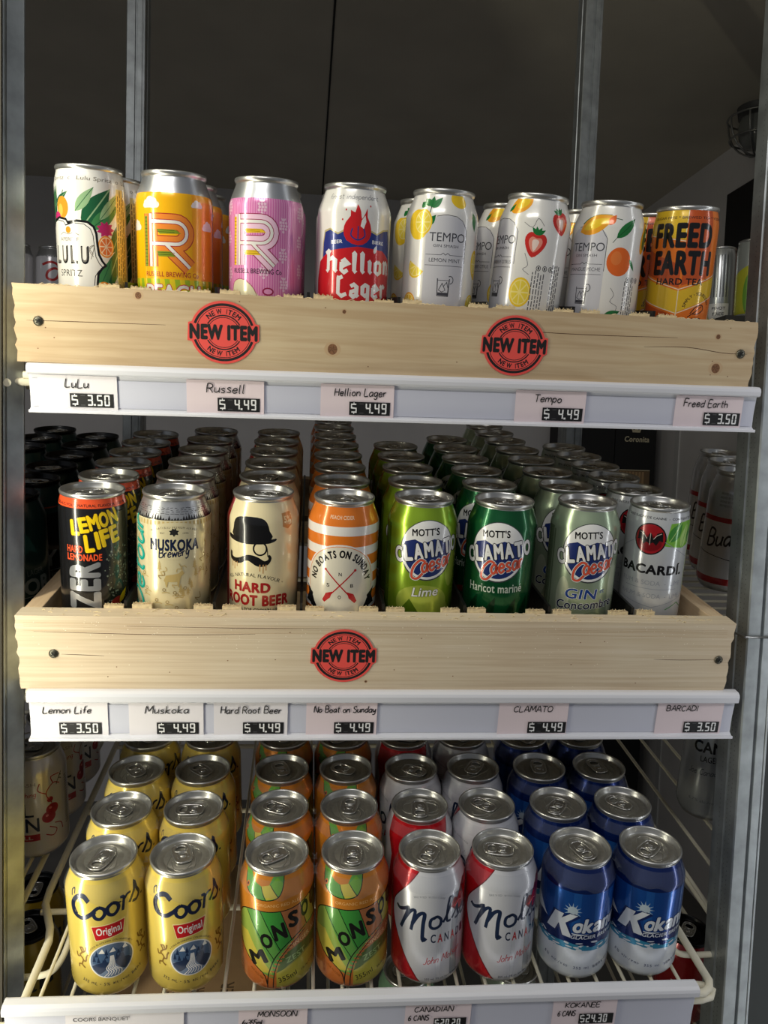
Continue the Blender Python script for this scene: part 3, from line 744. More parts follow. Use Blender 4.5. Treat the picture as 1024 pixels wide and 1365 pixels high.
def d_rootbeer():
    a = Art(); C = ink((236, 222, 178)); R = ink((172, 34, 34)); TN = ink((196, 150, 96))
    a.rect(-103, -38, 8, 117, R)
    a.poly([(-28, 83), (-29, 92), (-27, 100), (-22, 103.4), (-10, 104.5), (0, 103.6), (5, 100), (7.5, 92), (8.5, 83)], BLK, 2)
    a.poly([(-36, 83.5), (-33, 81), (-20, 79.2), (-6, 79.4), (8, 80.5), (14, 83.2), (13, 84.8), (6, 83.6), (-8, 82.6), (-22, 83), (-31, 85), (-35, 85.6)], BLK, 2)
    for i in range(9):
        for j in range(6): a.ell(-27+j*1.5, 86+i*1.7, .3, .3, ink((90, 86, 76)), n=6)
    a.ring(-1, 75.5, 6.6, 6.8, 1.5, BLK, 32); a.stroke([(5.4, 76), (6, 68)], .7, BLK)
    a.poly([(-34, 67), (-33, 62), (-27, 59.5), (-20, 60), (-13, 63.5), (-9, 62), (-4, 59), (2, 58.6), (7, 61), (9.5, 66), (8, 69.5), (6, 68.8), (6.6, 65.6), (3, 64), (-2, 67), (-8, 69), (-14, 68.6), (-20, 65.6), (-26, 64), (-30.5, 65), (-31, 68.5), (-33, 69.6)], BLK, 3)
    for u, l in ((-30, 4), (-27, 6), (-24, 3), (-1, 5), (2, 7), (4.5, 4)): a.rect(u-.5, u+.5, 59-l, 60.5, TN)
    a.poly([(20, 107), (31, 108), (31, 96), (26, 92.6), (20, 95)], TN); a.text("5%", 25.7, 101.5, 8, 6, C, .45)
    a.arc_text("- ALL NATURAL FLAVOUR -", -9, -24, 66, 74, 117, 63, 3.6, BLK, .15)
    a.text("HARD", -9, 38, 36, 10, R, .8); a.text("ROOT BEER", -4.5, 25.5, 64, 11, R, .8)
    a.text("SODA FOR GROWN-UPS", -5, 16.2, 46, 3.6, BLK, .2)
    return can_body('can_rootbeer', 33, 122, [(0, C)], a)

def d_noboats():
    a = Art(); O = ink((226, 122, 36)); W2 = ink((236, 232, 226)); R = ink((190, 30, 36)); CRM = ink((226, 220, 202))
    a.text("PEACH CIDER", -3, 108, 24, 3.4, ink((245, 214, 180)), .25)
    cu, cv = -3, 46
    a.ell(cu, cv, 36, 37.5, W2, n=48); a.ring(cu, cv, 34.6, 36, .6, O, 48)
    a.ell(cu, cv, 34, 35.4, CRM, n=48)
    a.arc_text("NO BOATS ON SUNDAY", cu, cv, 27.6, 28.8, 176, 4, 7.8, BLK, .8, wmax=.85)
    for sx in (-1, 1):
        a.stroke([(cu+sx*13.5, cv+13), (cu-sx*8, cv-10)], 1.1, R); a.ell(cu+sx*13.8, cv+13.3, 1.3, 1.3, R, n=10)
        a.poly([(cu-sx*6.6, cv-7.4), (cu-sx*8.6, cv-13.5), (cu-sx*14.2, cv-18.6), (cu-sx*16.4, cv-16.6), (cu-sx*13, cv-9.6)], R)
    for ch, u, v in (('N', 0, 11), ('S', -11, 0), ('B', 11, 0), ('O', 0, -11)): a.text(ch, cu+u, cv+v-1.5, 2.8, 3.4, BLK, .2)
    P = [(cu+30*cos(t), cv-6+28*sin(t)) for t in [rad(200+140*i/14) for i in range(15)]]; Q = [(cu+37*cos(t), cv-6+34*sin(t)) for t in [rad(200+140*i/14) for i in range(15)]]
    a.poly(P+Q[::-1], BLK)
    for sx in (-1, 1): a.poly([(cu+sx*28, cv-13), (cu+sx*38, cv-6), (cu+sx*35, cv-14), (cu+sx*39, cv-22), (cu+sx*30, cv-24)], BLK)
    a.arc_text("PEACH CIDER", cu, cv-6, 33.6, 31, 232, 308, 4, W2, .3, True)
    z = [(0, O)]
    for lo, hi in ((20, 27), (36.5, 44.5), (54, 62), (72.5, 81), (91.5, 100)): z += [(lo, W2), (hi, O)]
    return can_body('can_noboats', 33, 122, z, a)

def clamato(kind, c):
    base, drk, line1, col = {'lime': ((150, 186, 46), (96, 130, 24), 'Lime', (232, 234, 214)), 'bean': ((14, 92, 50), (6, 54, 28), 'Haricot mariné', (206, 214, 200)), 'gin': ((172, 190, 160), (120, 140, 108), '', (30, 66, 140))}[kind]
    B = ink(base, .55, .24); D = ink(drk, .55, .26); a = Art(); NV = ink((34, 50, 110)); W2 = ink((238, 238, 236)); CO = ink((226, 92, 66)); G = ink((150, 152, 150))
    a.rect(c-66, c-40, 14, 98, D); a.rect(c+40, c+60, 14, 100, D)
    if kind == 'lime':
        L2 = ink((190, 210, 84), .5)
        a.ell(c-2, 26, 26, 18, L2); a.poly([(c-30, 8), (c-14, 30), (c, 10)], D); a.poly([(c+2, 10), (c+20, 32), (c+34, 10)], L2); a.ell(c+28, 60, 8, 20, L2)
    elif kind == 'bean':
        for u in (-24, -6, 14, 28): a.leaf((c+u, 8), (c+u+8, 34), 4, D)
        a.ell(c-2, 14, 16, 4, ink((120, 26, 24), .4))
    else:
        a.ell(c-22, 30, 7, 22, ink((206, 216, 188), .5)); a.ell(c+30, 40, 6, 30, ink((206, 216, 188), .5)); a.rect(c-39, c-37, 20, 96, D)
    a.ell(c+1, 77.5, 27, 29, ink((60, 62, 66)), n=44); a.ell(c+1, 77.8, 26, 28, W2, n=44); a.ell(c+1, 77.5, 23.6, 25.4, NV, n=44)
    P = [(c+1+24.4*cos(t), 77.5+26.2*sin(t)) for t in [rad(14+152*i/16) for i in range(17)]]
    a.poly(P+[(c-21, 85), (c-12, 88), (c-4, 84.5), (c+6, 89), (c+14, 87), (c+22, 86)], W2)
    a.text("MOTT'S", c-2, 95.3, 26, 7.2, BLK, .45, 4)
    # CLAMATO, letters growing along a rising line
    for i, ch in enumerate("CLAMATO"):
        f = i/6; u = c-27.5+i*9.6; v = 71.5+11*f+1.8*sin(pi*f); a.text(ch, u, v, 8.6, 15.6, W2, .75, 10, outline=BLK, ow=.75)
    for w_, m_ in ((3.4, W2), (2.3, ink((120, 24, 24))), (1.7, CO)):
        a.stroke([(c-1, 67), (c-6, 68.5), (c-12, 61), (c-13, 52), (c-8, 50.5), (c-3, 56)], w_, m_, 5)
        a.hand("aesar", c-3.5, 56.6, 15, m_, w_, 1, 14, .2, 5, span=31)
    if kind == 'lime': a.text("Lime", c+1, 37.5, 25, 9, W2, .25, 3, .22, outline=ink((70, 84, 30)), ow=.35)
    elif kind == 'bean': a.text("Haricot mariné", c+1, 42.5, 53, 8.6, ink(col), .18, 3)
    else:
        a.text("GIN", c-4, 37, 30, 10.5, ink(col), .35, 2, .15, outline=W2, ow=.3); a.text("et", c+17, 40.5, 5, 4, ink(col), .1, 4, .2); a.text("Concombre", c+2, 26.5, 58, 9, NAVY, .35, 5, .12, outline=W2, ow=.25)
        a.ell(c+8, 13, 12, 6, D); a.ell(c+8, 13, 10, 4.8, ink((200, 214, 180), .4))
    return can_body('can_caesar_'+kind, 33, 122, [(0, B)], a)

def d_bacardi():
    a = Art(); B = ink((206, 209, 212), .35); R = ink((158, 26, 34)); G = ink((124, 186, 60)); G2 = ink((62, 140, 50)); G3 = ink((176, 214, 120)); T = ink((150, 154, 160))
    a.text("SANS SUCRE DE CANNE  -  CONTIENT DU RHUM", -4, 112.4, 84, 2.2, BLK, .2)
    a.poly([(-4, 86), (0, 108), (20, 110), (40, 109), (34, 90), (16, 84)], G); a.leaf((0, 90), (12, 110), 6, G2, G3); a.leaf((14, 84), (20, 108), 5, G3, G2); a.leaf((22, 88), (34, 108), 6, G2, G3); a.rect(26, 44, 40, 96, ink((206, 222, 180), .3))
    c, v = -18, 92
    a.ell(c, v, 15, 15.6, BLK, n=40); a.ell(c, v, 13.8, 14.4, R, n=40); a.ell(c, v-4, 11, 8, ink((120, 16, 24)), n=30)
    for s in (-1, 1): a.poly([(c, v+3), (c+s*4, v+1), (c+s*6, v+6), (c+s*11, v+8), (c+s*12, v-2), (c+s*8.6, v-1), (c+s*6, v-6), (c+s*3, v-3), (c, v-5)], BLK)
    for s in (-1, 1): a.stroke([(c+s*3, v), (c+s*6, v+4), (c+s*10, v+6)], .6, ink((206, 190, 180)))
    a.ell(c, v+3, 1.8, 2.6, BLK, n=12); a.stroke([(c, v+6), (c, v-6)], .5, ink((206, 190, 180)))
    a.stroke([(-50, 78), (-34, 88)], .6, T); a.stroke([(-4, 90), (20, 76), (34, 70)], .6, T); a.stroke([(-44, 30), (-10, 24), (24, 34)], .6, T)
    a.text("BACARDÍ.", -14, 63, 64, 12, BLK, .65)
    a.text("RUM & SODA  -  LIME", -12, 48.5, 62, 4.6, T, .1); a.stroke([(-38, 42.5), (14, 42.5)], .5, T); a.text("RHUM & SODA  -  LIME", -12, 35.5, 62, 4.6, T, .1)
    a.stroke([(4, 22), (18, 28), (30, 20)], .8, G2)
    return can_body('can_bacardi', 29.3, 122, [(0, B)], a)

def d_coors():
    a = Art(); Y = ink((232, 206, 100), .25); R = ink((196, 30, 36)); BR = ink((138, 104, 44)); W2 = ink((240, 238, 232)); BL = ink((30, 48, 80)); BL2 = ink((104, 124, 152))
    # flowing script, navy
    a.stroke([(-23, 102), (-24.5, 106), (-22, 108), (-20.5, 104)], 1.1, NAVY, 4)
    a.stroke([(-6, 100), (-11, 104), (-18, 102), (-22, 94), (-20, 86.5), (-12, 84), (-5, 88), (-1, 91.5)], 4.0, NAVY, 5, taper=False)
    a.stroke([(-18, 101), (-20, 94), (-17, 87)], 1.6, NAVY, 4)
    for u, v in ((2.4, 89), (13.6, 91)):
        a.stroke([(u, v+6), (u-4.4, v+2), (u-3.6, v-4), (u+.8, v-5.4), (u+4.4, v-1), (u+3.6, v+4), (u-.4, v+6)], 3.1, NAVY, 4); a.stroke([(u+2, v+5), (u+7, v+4)], 1.2, NAVY)
    a.stroke([(20, 99), (23, 98.5), (22, 89), (21.6, 86)], 2.4, NAVY, 4); a.stroke([(22, 94), (26, 99), (30, 99.5)], 2, NAVY, 4)
    a.stroke([(28, 90), (33, 98), (36, 105), (36.5, 99), (39, 93), (36, 88.5), (31, 89.5)], 2.7, NAVY, 4); a.ell(42.5, 90, 1.2, 1.2, NAVY, n=10)
    a.poly([(-5.4, 76.5), (23.4, 79), (21, 65), (-2.2, 61.8)], ink((240, 220, 160))); a.poly([(-4.8, 75.7), (22.6, 78), (20.4, 65.6), (-1.8, 62.6)], R); a.text("Original", 9.3, 70.3, 21, 9.6, W2, .3, 4)
    a.arc_text("- COLD IN GOLDEN, COLORADO 1873 -", 10, 40, 22, 21, 146, 34, 1.7, NAVY, .1)
    cu, cv = 10, 41
    a.ell(cu, cv, 18.8, 17.4, W2, n=40); P = [(cu+17.8*cos(t), cv+16.4*sin(t)) for t in [2*pi*i/40 for i in range(40)]]
    a.poly(P, BL2)
    a.poly([(cu-15, cv+6), (cu-8, cv+11), (cu-4, cv+8), (cu+1, cv+14), (cu+6, cv+9), (cu+11, cv+12), (cu+15, cv+7), (cu+16, cv-2), (cu-16, cv-2)], ink((72, 98, 132)))
    for q_ in (-8, 1, 11): a.poly([(cu+q_-2.6, cv+8.4), (cu+q_+2.6, cv+8.2), (cu+q_+.6, cv+13), (cu+q_-.4, cv+11.6)], W2)
    rr = random.Random(6)
    for i in range(22):
        x = rr.uniform(-15, 15); y = rr.uniform(-3, 7); h = rr.uniform(3, 7)
        if abs(x) < 3.2: continue
        a.poly([(cu+x-1.5, cv+y), (cu+x+1.5, cv+y), (cu+x, cv+y+h)], BL)
    a.poly([(cu-16.5, cv-4), (cu-9, cv-1), (cu-3, cv-1), (cu-4, cv-7), (cu-10, cv-12), (cu-13, cv-10)], BL, 2); a.poly([(cu+16.5, cv-4), (cu+10, cv), (cu+3, cv-1), (cu+4, cv-6), (cu+10, cv-12), (cu+13, cv-10)], BL, 2)
    for k in range(6): a.stroke([(cu-1+k*.5, cv+5), (cu-2+k*.8, cv-2), (cu-5+k*1.5, cv-7), (cu-3+k*2.1, cv-11), (cu-7+k*2.8, cv-15)], .6, W2, 3)
    for s, u in ((1, -17), (-1, 40)):
        for P in ([(0, 10), (2, 6), (-1, 3), (3, -1), (1, -6), (5, -9)], [(2, 6), (6, 8), (7, 12)], [(0, 2), (-4, 1), (-5, 5)], [(2, -2), (6, -2), (7, 2), (9, 5)], [(1, -6), (-3, -7), (-3, -10)], [(-1, 10), (3, 11), (4, 8)]): a.stroke([(u+s*x*.8, 43+y) for x, y in P], 1.5, BR, 3)
    a.arc_text("355 mL - 5% alc./vol. BIERE", 10, 62, 60, 44, 244, 296, 3.2, NAVY, .12, True)
    return can_body('can_coors', 33, 122, [(0, Y)], a)

def d_monsoon():
    a = Art(); O = ink((216, 136, 46), .3); O2 = ink((204, 114, 52)); G = ink((98, 160, 74)); G2 = ink((150, 176, 76)); YL = ink((206, 190, 76)); BRN = ink((186, 116, 70)); GD = ink((86, 110, 50)); OL = ink((150, 150, 70)); K = ink((24, 24, 20))
    # snake coiled on the shoulder
    a.poly([(-36, 114), (-30, 104), (-20, 98), (-8, 97), (2, 100), (7, 108), (9, 117), (-2, 117), (-6, 110), (-14, 108), (-24, 112), (-28, 117), (-38, 117)], G, 2)
    a.poly([(-14, 108), (-8, 97.5), (2, 100), (-5, 110)], YL); a.poly([(-5, 110), (3, 101), (8, 110), (2, 116)], ink((120, 176, 60)))
    a.stroke([(-36, 114), (-30, 104), (-20, 98), (-8, 97), (2, 100), (7, 108), (9, 117)], .8, K, 3); a.stroke([(-14, 108), (-9, 97.5)], .6, K); a.stroke([(-5, 110), (2, 100.5)], .6, K)
    a.ell(-29, 106, 2, 2.4, O2); a.ell(-29, 106, .9, 1.1, K)
    a.text("ORGANIC RED ALE", 2, 92.5, 38, 3, ink((240, 190, 120)), .05, 3)
    arc = [(-42, 60), (-40, 72), (-34, 80), (-22, 85), (-6, 86), (12, 87), (28, 90), (42, 95), (56, 100)]
    low = [(60, 62), (44, 64), (30, 62), (18, 56), (10, 48), (4, 40), (0, 30), (-2, 18), (-14, 24), (-30, 36), (-42, 50)]
    a.poly(arc+low, G, 0)
    for P, m in (([(-42, 60), (-40, 72), (-34, 80), (-28, 82), (-2, 36), (-4, 22), (-14, 24), (-30, 36)], G2), ([(-28, 82), (-14, 85.6), (2, 46), (-2, 30)], G), ([(-14, 85.6), (4, 86.6), (14, 55), (2, 46)], ink((64, 150, 62))), ([(4, 86.6), (22, 88.6), (30, 64), (14, 55)], BRN), ([(22, 88.6), (34, 92), (44, 66), (30, 64)], YL), ([(34, 92), (56, 100), (60, 66), (44, 66)], GD), ([(-42, 58), (-28, 60), (-4, 24), (-14, 24), (-30, 36), (-42, 50)], YL)): a.poly(P, m)
    for P in ([(-28, 82), (-2, 38)], [(-14, 85.6), (4, 46)], [(4, 86.6), (14, 55)], [(22, 88.6), (30, 63)], [(34, 92), (44, 65)]): a.stroke(P, .7, K)
    a.stroke(arc, .9, K, 3)
    for ch, u, v, w, h, r in (('M', -17, 38, 17, 14, 32), ('O', -8.5, 56.5, 11, 15, 24), ('N', 3, 66, 12, 17, 22), ('S', 15.5, 76, 10, 17, 12), ('O', 27.5, 81, 9, 17, 8), ('O', 38.5, 86, 9, 17, 6), ('N', 49, 88, 9, 17, 4)): a.text(ch, u, v, w, h, K, .75, r-8)
    # curved bands below the lettering, with the spine
    a.poly([(0, 8), (0, 30), (4, 42), (10, 50), (18, 57), (30, 63), (60, 64), (60, 8)], OL); a.poly([(2, 36), (10, 50), (18, 57), (30, 63), (60, 64), (60, 52), (34, 50), (18, 44), (8, 34)], BRN); a.poly([(0, 22), (3, 37), (10, 44), (20, 48), (60, 52), (60, 40), (28, 38), (10, 30)], GD); a.poly([(0, 8), (0, 24), (12, 30), (30, 36), (60, 38), (60, 8)], ink((186, 178, 70)))
    a.text("GINGER ALE", 28, 52.5, 36, 4.6, ink((232, 190, 140)), .25, 10); a.text("ZEST", 18, 37.5, 20, 6, ink((150, 180, 110)), .3, 14)
    a.text("355ml", 10, 18, 17, 5.4, K, .12, 14); a.text("5% ALC/VOL", 33, 21, 20, 2.6, K, .1, 10)
    for i in range(15):
        t = i/14; u = -5+(t**1.6)*30; v = 9+52*t**.75; a.stroke([(u-2.4, v+.6), (u+2.2, v-.6)], 1.3, O2)
    a.stroke([(-8, 8), (-7, 22), (-2, 38), (6, 49), (16, 57), (28, 63)], .9, K, 4); a.stroke([(-3, 8), (-2, 22), (2, 36), (9, 46), (18, 54), (28, 60)], .8, K, 4)
    a.text("ALE ROUSSE", -18, 21, 15, 2.2, ink((150, 80, 20)), .1, -32)
    a.stroke([(-42, 50), (-30, 36), (-12, 23), (-8, 12)], .9, K, 3)
    return can_body('can_monsoon', 33, 122, [(0, O2), (40, O)], a)

def d_molson():
    a = Art(); S = ink((216, 217, 222), .22, .28); R = ink((196, 24, 36), .3); R2 = ink((120, 14, 24), .3); N2 = ink((26, 42, 72)); GY = ink((150, 154, 162))
    rp = [(-16, 117), (-24, 105), (-34, 92), (-42, 80), (-44, 68), (-40, 56), (-32, 42), (-24, 28), (-16, 16), (-10, 7)]
    a.poly(rp+[(-103, 7), (-103, 117)], R); a.poly([(-96, 117), (-86, 80), (-92, 40), (-100, 7), (-103, 7), (-103, 117)], S)
    a.stroke(rp, 1., R2, 3)
    a.rect(18, 27, 12, 96, ink((190, 194, 202), .6)); a.rect(4, 8, 12, 66, ink((232, 234, 238), .4))
    # maple leaf block on the right
    a.poly([(16, 84), (20, 92), (24, 90), (28, 100), (34, 104), (50, 104), (50, 76), (30, 74), (22, 78)], R2); a.poly([(19, 83), (24, 87), (27, 94), (31, 91), (36, 101), (50, 101), (50, 78), (28, 77)], R)
    a.stroke([(22, 82), (27, 86), (31, 84), (36, 90)], .8, ink((236, 150, 150)))
    a.arc_text("BREWED WITH CARE", -4, 60, 38, 37, 112, 68, 2, GY, .1)
    # bold brush script
    a.stroke([(-37, 78), (-33, 76), (-27, 79), (-23, 81), (-28, 66), (-31, 58)], 3.2, N2, 5); a.stroke([(-27, 68), (-21, 79), (-16.5, 80.5), (-19, 66), (-20, 60)], 3, N2, 5); a.stroke([(-19, 67), (-13, 78), (-8, 79.5), (-9, 68), (-9, 53), (-6, 55)], 3.4, N2, 5)
    a.stroke([(3, 77), (-2, 74), (-2.6, 67.5), (1, 65), (6, 67.5), (7, 73.5), (3.4, 77), (0, 75)], 2.8, N2, 5)
    a.stroke([(9, 70), (14, 80), (18, 92), (15, 93.5), (13, 82), (13, 71), (17, 70)], 2.4, N2, 5)
    a.stroke([(18, 71), (22, 77), (24.5, 82), (25, 76), (27, 70.5), (22, 69.5)], 2.3, N2, 5); a.stroke([(33, 79), (29.5, 75), (31, 69.5), (36, 71), (36, 77.5), (33, 79)], 2.4, N2, 5); a.stroke([(40, 79), (40, 70), (45, 79), (48, 71)], 2.4, N2, 4)
    for i, ch in enumerate("CANADIAN"): a.text(ch, .5+i*6.4, 54.5-.1*i, 4.6, 9, R if i in (1, 3, 6) else N2, .35)
    a.hand("John Molson", -8, 27, 7, R, .6, 1, 9, .45, 4, span=38)
    a.text("355 mL 5% alc./vol. BEER/BIERE", 14, 12, 40, 2.6, N2, .15, 2)
    return can_body('can_molson', 33, 122, [(0, S)], a)

def d_kokanee(c):
    a = Art(); B = ink((26, 84, 168), .55, .24); BD = ink((16, 44, 112), .6, .24); BL = ink((70, 140, 204), .5); W2 = ink((226, 232, 240), .25); N2 = ink((18, 38, 92)); TE = ink((60, 150, 190), .4)
    a.rect(-104, 104, 96, 117, BD)
    for u, w in ((-30, 5), (-12, 7), (8, 4), (24, 8)): a.rect(c+u, c+u+w, 52, 96, ink((38, 104, 190), .55))
    a.poly([(-104, 80), (-70, 74), (c-50, 74), (c-42, 66), (c-34, 57), (c-10, 54), (c+14, 54), (c+34, 54), (60, 60), (104, 80), (104, 52), (-104, 52)], W2)
    for i in range(12):
        t = rad(i*30); a.poly([(c-12+3*cos(t-.3), 77+3*sin(t-.3)), (c-12+8.5*cos(t), 77+8.5*sin(t)), (c-12+3*cos(t+.3), 77+3*sin(t+.3))], ink((176, 206, 230), .4))
    a.ell(c-12, 77, 4.6, 4.6, ink((206, 224, 238), .4), n=20)
    a.poly([(-104, 58), (c-44, 62), (c-30, 58), (c-6, 52), (c+20, 57), (c+40, 53), (104, 60), (104, 44), (c+36, 41), (c+14, 38), (c-10, 40), (c-30, 36), (c-46, 40), (-104, 42)], BD)
    a.poly([(-104, 45), (c-40, 42), (c-14, 44), (c+8, 40), (c+34, 44), (104, 46), (104, 40), (c+20, 36), (c-10, 37), (c-40, 37), (-104, 38)], TE)
    rr = random.Random(12)
    for i in range(60):
        u = c+rr.uniform(-48, 48); v = rr.uniform(33, 46); a.ell(u, v, rr.uniform(1, 4), rr.uniform(.4, 1.2), rr.choice([W2, TE, W2]), rr.uniform(-15, 15), n=8)
    # big slanted lettering with dark outline
    for w_, m_ in ((1.8, N2), (0, W2)):
        for P in ([(c-36, 52), (c-27, 52), (c-19.5, 72), (c-28, 72)], [(c-27.5, 61), (c-14, 73.5), (c-7, 73), (c-21, 60)], [(c-24.6, 63.6), (c-19, 66), (c-11, 49), (c-19.5, 49.5)]):
            if w_: a.stroke(P, w_*1.5, m_, 0, True)
            a.poly(P, m_)
    for i, (ch, h) in enumerate(zip("okanee", (11, 15, 11, 11, 11, 11))): a.text(ch, c-6+i*9.4, 60.5+(h-11)/2+.5*i, 9.6, h, W2, .6, 3, .22, outline=N2, ow=.8)
    a.text("GLACIER BREWED", c+12, 51.5, 48, 3.8, W2, .3, 3, .2, outline=N2, ow=.3)
    a.arc_text("5% alc./vol.  355 ml  BIERE-BEER", c, 70, 80, 52, 243, 297, 3, N2, .15, True)
    return can_body('can_kokanee', 33, 122, [(0, W2), (46, B)], a)

def d_gin():
    a = Art(); S = ink((206, 202, 204), .35); R = ink((150, 26, 40)); GY = ink((120, 112, 116))
    a.text("SMASH", -4, 92, 24, 4, GY, .1); a.hand("refreshing", -20, 76, 6, R, .6, 1, 4, .2, span=28)
    a.text("IL", -4, 62, 18, 16, NAVY, .2); a.text("GIN", -8, 44, 36, 17, NAVY, .2); a.rect(-30, 10, 25, 33, R); a.text("CHILL", -10, 29, 26, 4, S, .3)
    for u, v, q in ((24, 58, 7), (20, 50, 7.4), (22, 70, 3.4)): a.ell(u, v, q, q*.95, R); a.ell(u-2, v+2, 1.6, 1.4, ink((210, 110, 120)), n=10)
    for P in ([(24, 65), (18, 78), (26, 88), (34, 84)], [(18, 78), (10, 84), (12, 92)], [(26, 88), (24, 96), (34, 96)], [(20, 38), (28, 32), (24, 26), (16, 30)], [(26, 40), (34, 36), (36, 28)]): a.stroke(P, 1.1, R, 4)
    for i in range(3): a.stroke([(30+i*2, 84+i*4), (33+i*2, 90+i*3), (37, 88+i*4)], .8, ink((60, 30, 40)), 3)
    for v in range(30, 88, 3): a.rect(42, 50, v, v+1.2, GY)
    return can_body('can_gin', 33, 122, [(0, S)], a)

def d_dark(kind):
    a = Art(); B = ink((34, 66, 62), .4, .3); L = ink((150, 160, 158)); T = ink((60, 110, 104), .4); O = ink((150, 70, 44))
    if kind == 'or':
        a.text("COOR", -4, 34, 62, 17, L, .55, 4); a.text("SMOOTH LAGER", -4, 48, 44, 6, ink((110, 122, 120)), .2, 4); a.stroke([(-34, 22), (26, 26)], .8, L); a.text("BIERE LEGERE", -4, 17, 40, 4, ink((100, 112, 110)), .1, 4)
        a.poly([(-14, 66), (0, 92), (14, 66), (4, 72), (-2, 64)], T)
        return can_body('can_dark_or', 33, 122, [(0, B)], a)
    a.rect(-104, 104, 96, 97.4, O); a.text("N", 8, 54, 6, 7, L, .2); a.text("Y", 18, 42, 17, 17, L, .5); a.stroke([(4, 29), (34, 29)], .6, L); a.text("STOUT BEER", 16, 24, 24, 3.4, ink((120, 130, 128)), .1)
    return can_body('can_dark_y', 33, 122, [(0, BLK), (90, B)], a)

def d_whitered():
    a = Art(); R = ink((196, 40, 34)); a.stroke([(-18, 82), (0, 88), (14, 82), (14, 62), (4, 52), (-8, 56), (-6, 68), (8, 76), (24, 70)], 5, R, 5); a.stroke([(20, 86), (16, 60), (24, 54)], 4, R, 4)
    a.text("LAGER", 2, 100, 24, 3, NAVY, .1)
    return can_body('can_whitered', 33, 122, [(0, ink((226, 224, 226), .1)), (100, SILV)], a)

def d_toe():
    a = Art(); S = ink((196, 200, 202), .4); a.hand("Joe", -20, 96, 20, BLK, 3.4, 1, 4, .2, 5, span=34); a.text("CAN", -2, 78, 34, 12, BLK, .5, 4); a.text("LAGER", 2, 66, 22, 6, BLK, .3, 4)
    a.hand("Joe Canadian", -22, 48, 6, ink((90, 94, 100)), .7, 1, 4, .3, span=44); a.text("4.7% alc./vol.", 0, 22, 34, 3, ink((120, 124, 130)), .1)
    return can_body('can_toe', 33, 122, [(0, S)], a)

def d_plain(name, rgb, txt=None, tc=(230, 225, 215), metal=.3):
    a = Art()
    if txt: a.text(txt, 0, 62, 40, 15, ink(tc), .4, 6, .15)
    return can_body(name, 33, 122, [(0, ink(rgb, metal))], a)

# ------------------------------------------------------------------ room
WALLM = mat('cooler_wall_panel', (222, 219, 217), .55, noise=(6, .05))
CEILM = mat('cooler_ceiling_panel', (205, 198, 180), .6, noise=(5, .06))
FLOORM = mat('concrete_floor', (110, 108, 104), .8, noise=(9, .15))
FRAMEM = mat('door_frame_metal', (84, 80, 72), .42, .6, noise=(60, .1))
SEAMM = mat('panel_seam', (24, 24, 22), .8)
TRIMM = mat('panel_joint_trim', (210, 210, 208), .5)
XL, XR, YB, ZC = -2.6, 1.30, 3.11, CZ+1.0
mb = MB(); mb.box(XL-.05, XR+.05, -2.5, YB+.05, -.05, 0, FLOORM); structure('floor', mb)
mb = MB(); mb.box(XL-.05, XR+.05, .50, YB+.05, ZC, ZC+.08, CEILM)
mb.box(.037, .042, .52, YB, ZC-.0015, ZC+.001, SEAMM); mb.box(-1.16, -1.155, .52, YB, ZC-.0015, ZC+.001, SEAMM); structure('ceiling', mb)
mb = MB(); mb.box(XL-.05, XR+.05, YB, YB+.05, 0, ZC, WALLM); structure('wall_back', mb)
mb = MB(); mb.box(XR, XR+.05, .50, YB, 0, ZC, WALLM); structure('wall_right', mb)
mb = MB(); mb.box(XL-.05, XL, .50, YB, 0, ZC, WALLM); structure('wall_left', mb)
mb = MB(); mb.box(XR-.004, XR, 2.625, 2.655, 0, CZ+.22, TRIMM); structure('trim_1', mb)
for n, (x0, x1) in enumerate(((-.43, -.352), (.565, .66))):
    mb = MB(); mb.box(x0, x1, .50, .60, 0, ZC, FRAMEM); o = structure('trim_%d' % (n+2), mb); bevel(o, .006)
mb = MB(); mb.box(.4545, .55, .704, .73, 0, ZC, mat('dark_frame_filler', (44, 48, 46), .5, .3)); structure('trim_4', mb)
mb = MB(); mb.box(-.39, -.2855, .704, .73, 0, ZC, mat('frame_filler', (34, 32, 28), .6, .1)); structure('trim_5', mb)

mb = MB(); mb.box(-.31, -.2572, .6965, .6995, 0, ZC, mat('rubber_gasket', (44, 38, 26), .7)); structure('trim_6', mb)

# caged lamp on the ceiling (off) near the right wall
t = thing('caged_ceiling_lamp', 'round unlit ceiling lamp in a wire cage, at the right by the wall', 'lamp', Matrix.Translation((1.225, 2.13, ZC)))
CAGE = mat('cage_wire', (150, 150, 146), .35, .9)
mb = MB(); mb.lathe([(.004, -.03), (.05, -.03), (.055, 0)], mat('lamp_base', (70, 70, 68), .5), 32); mb.build('base', t)
mb = MB(); mb.lathe([(.002, -.115), (.03, -.108), (.046, -.085), (.05, -.055), (.045, -.03)], mat('lamp_glass', (120, 122, 118), .15), 32); mb.build('globe', t)
mb = MB()
for z, r in ((-.03, .078), (-.085, .070)):
    mb.tube([(r*cos(2*pi*k/36), r*sin(2*pi*k/36), z) for k in range(37)], .0028, CAGE, 8, False)
for k in range(4):
    a = pi*k/4
    mb.tube([(.078*cos(b)*cos(a), .078*cos(b)*sin(a), -.03-.1*max(0, sin(b))) for b in [pi*i/16 for i in range(17)]], .0025, CAGE, 8, False)
mb.build('wire_cage', t)

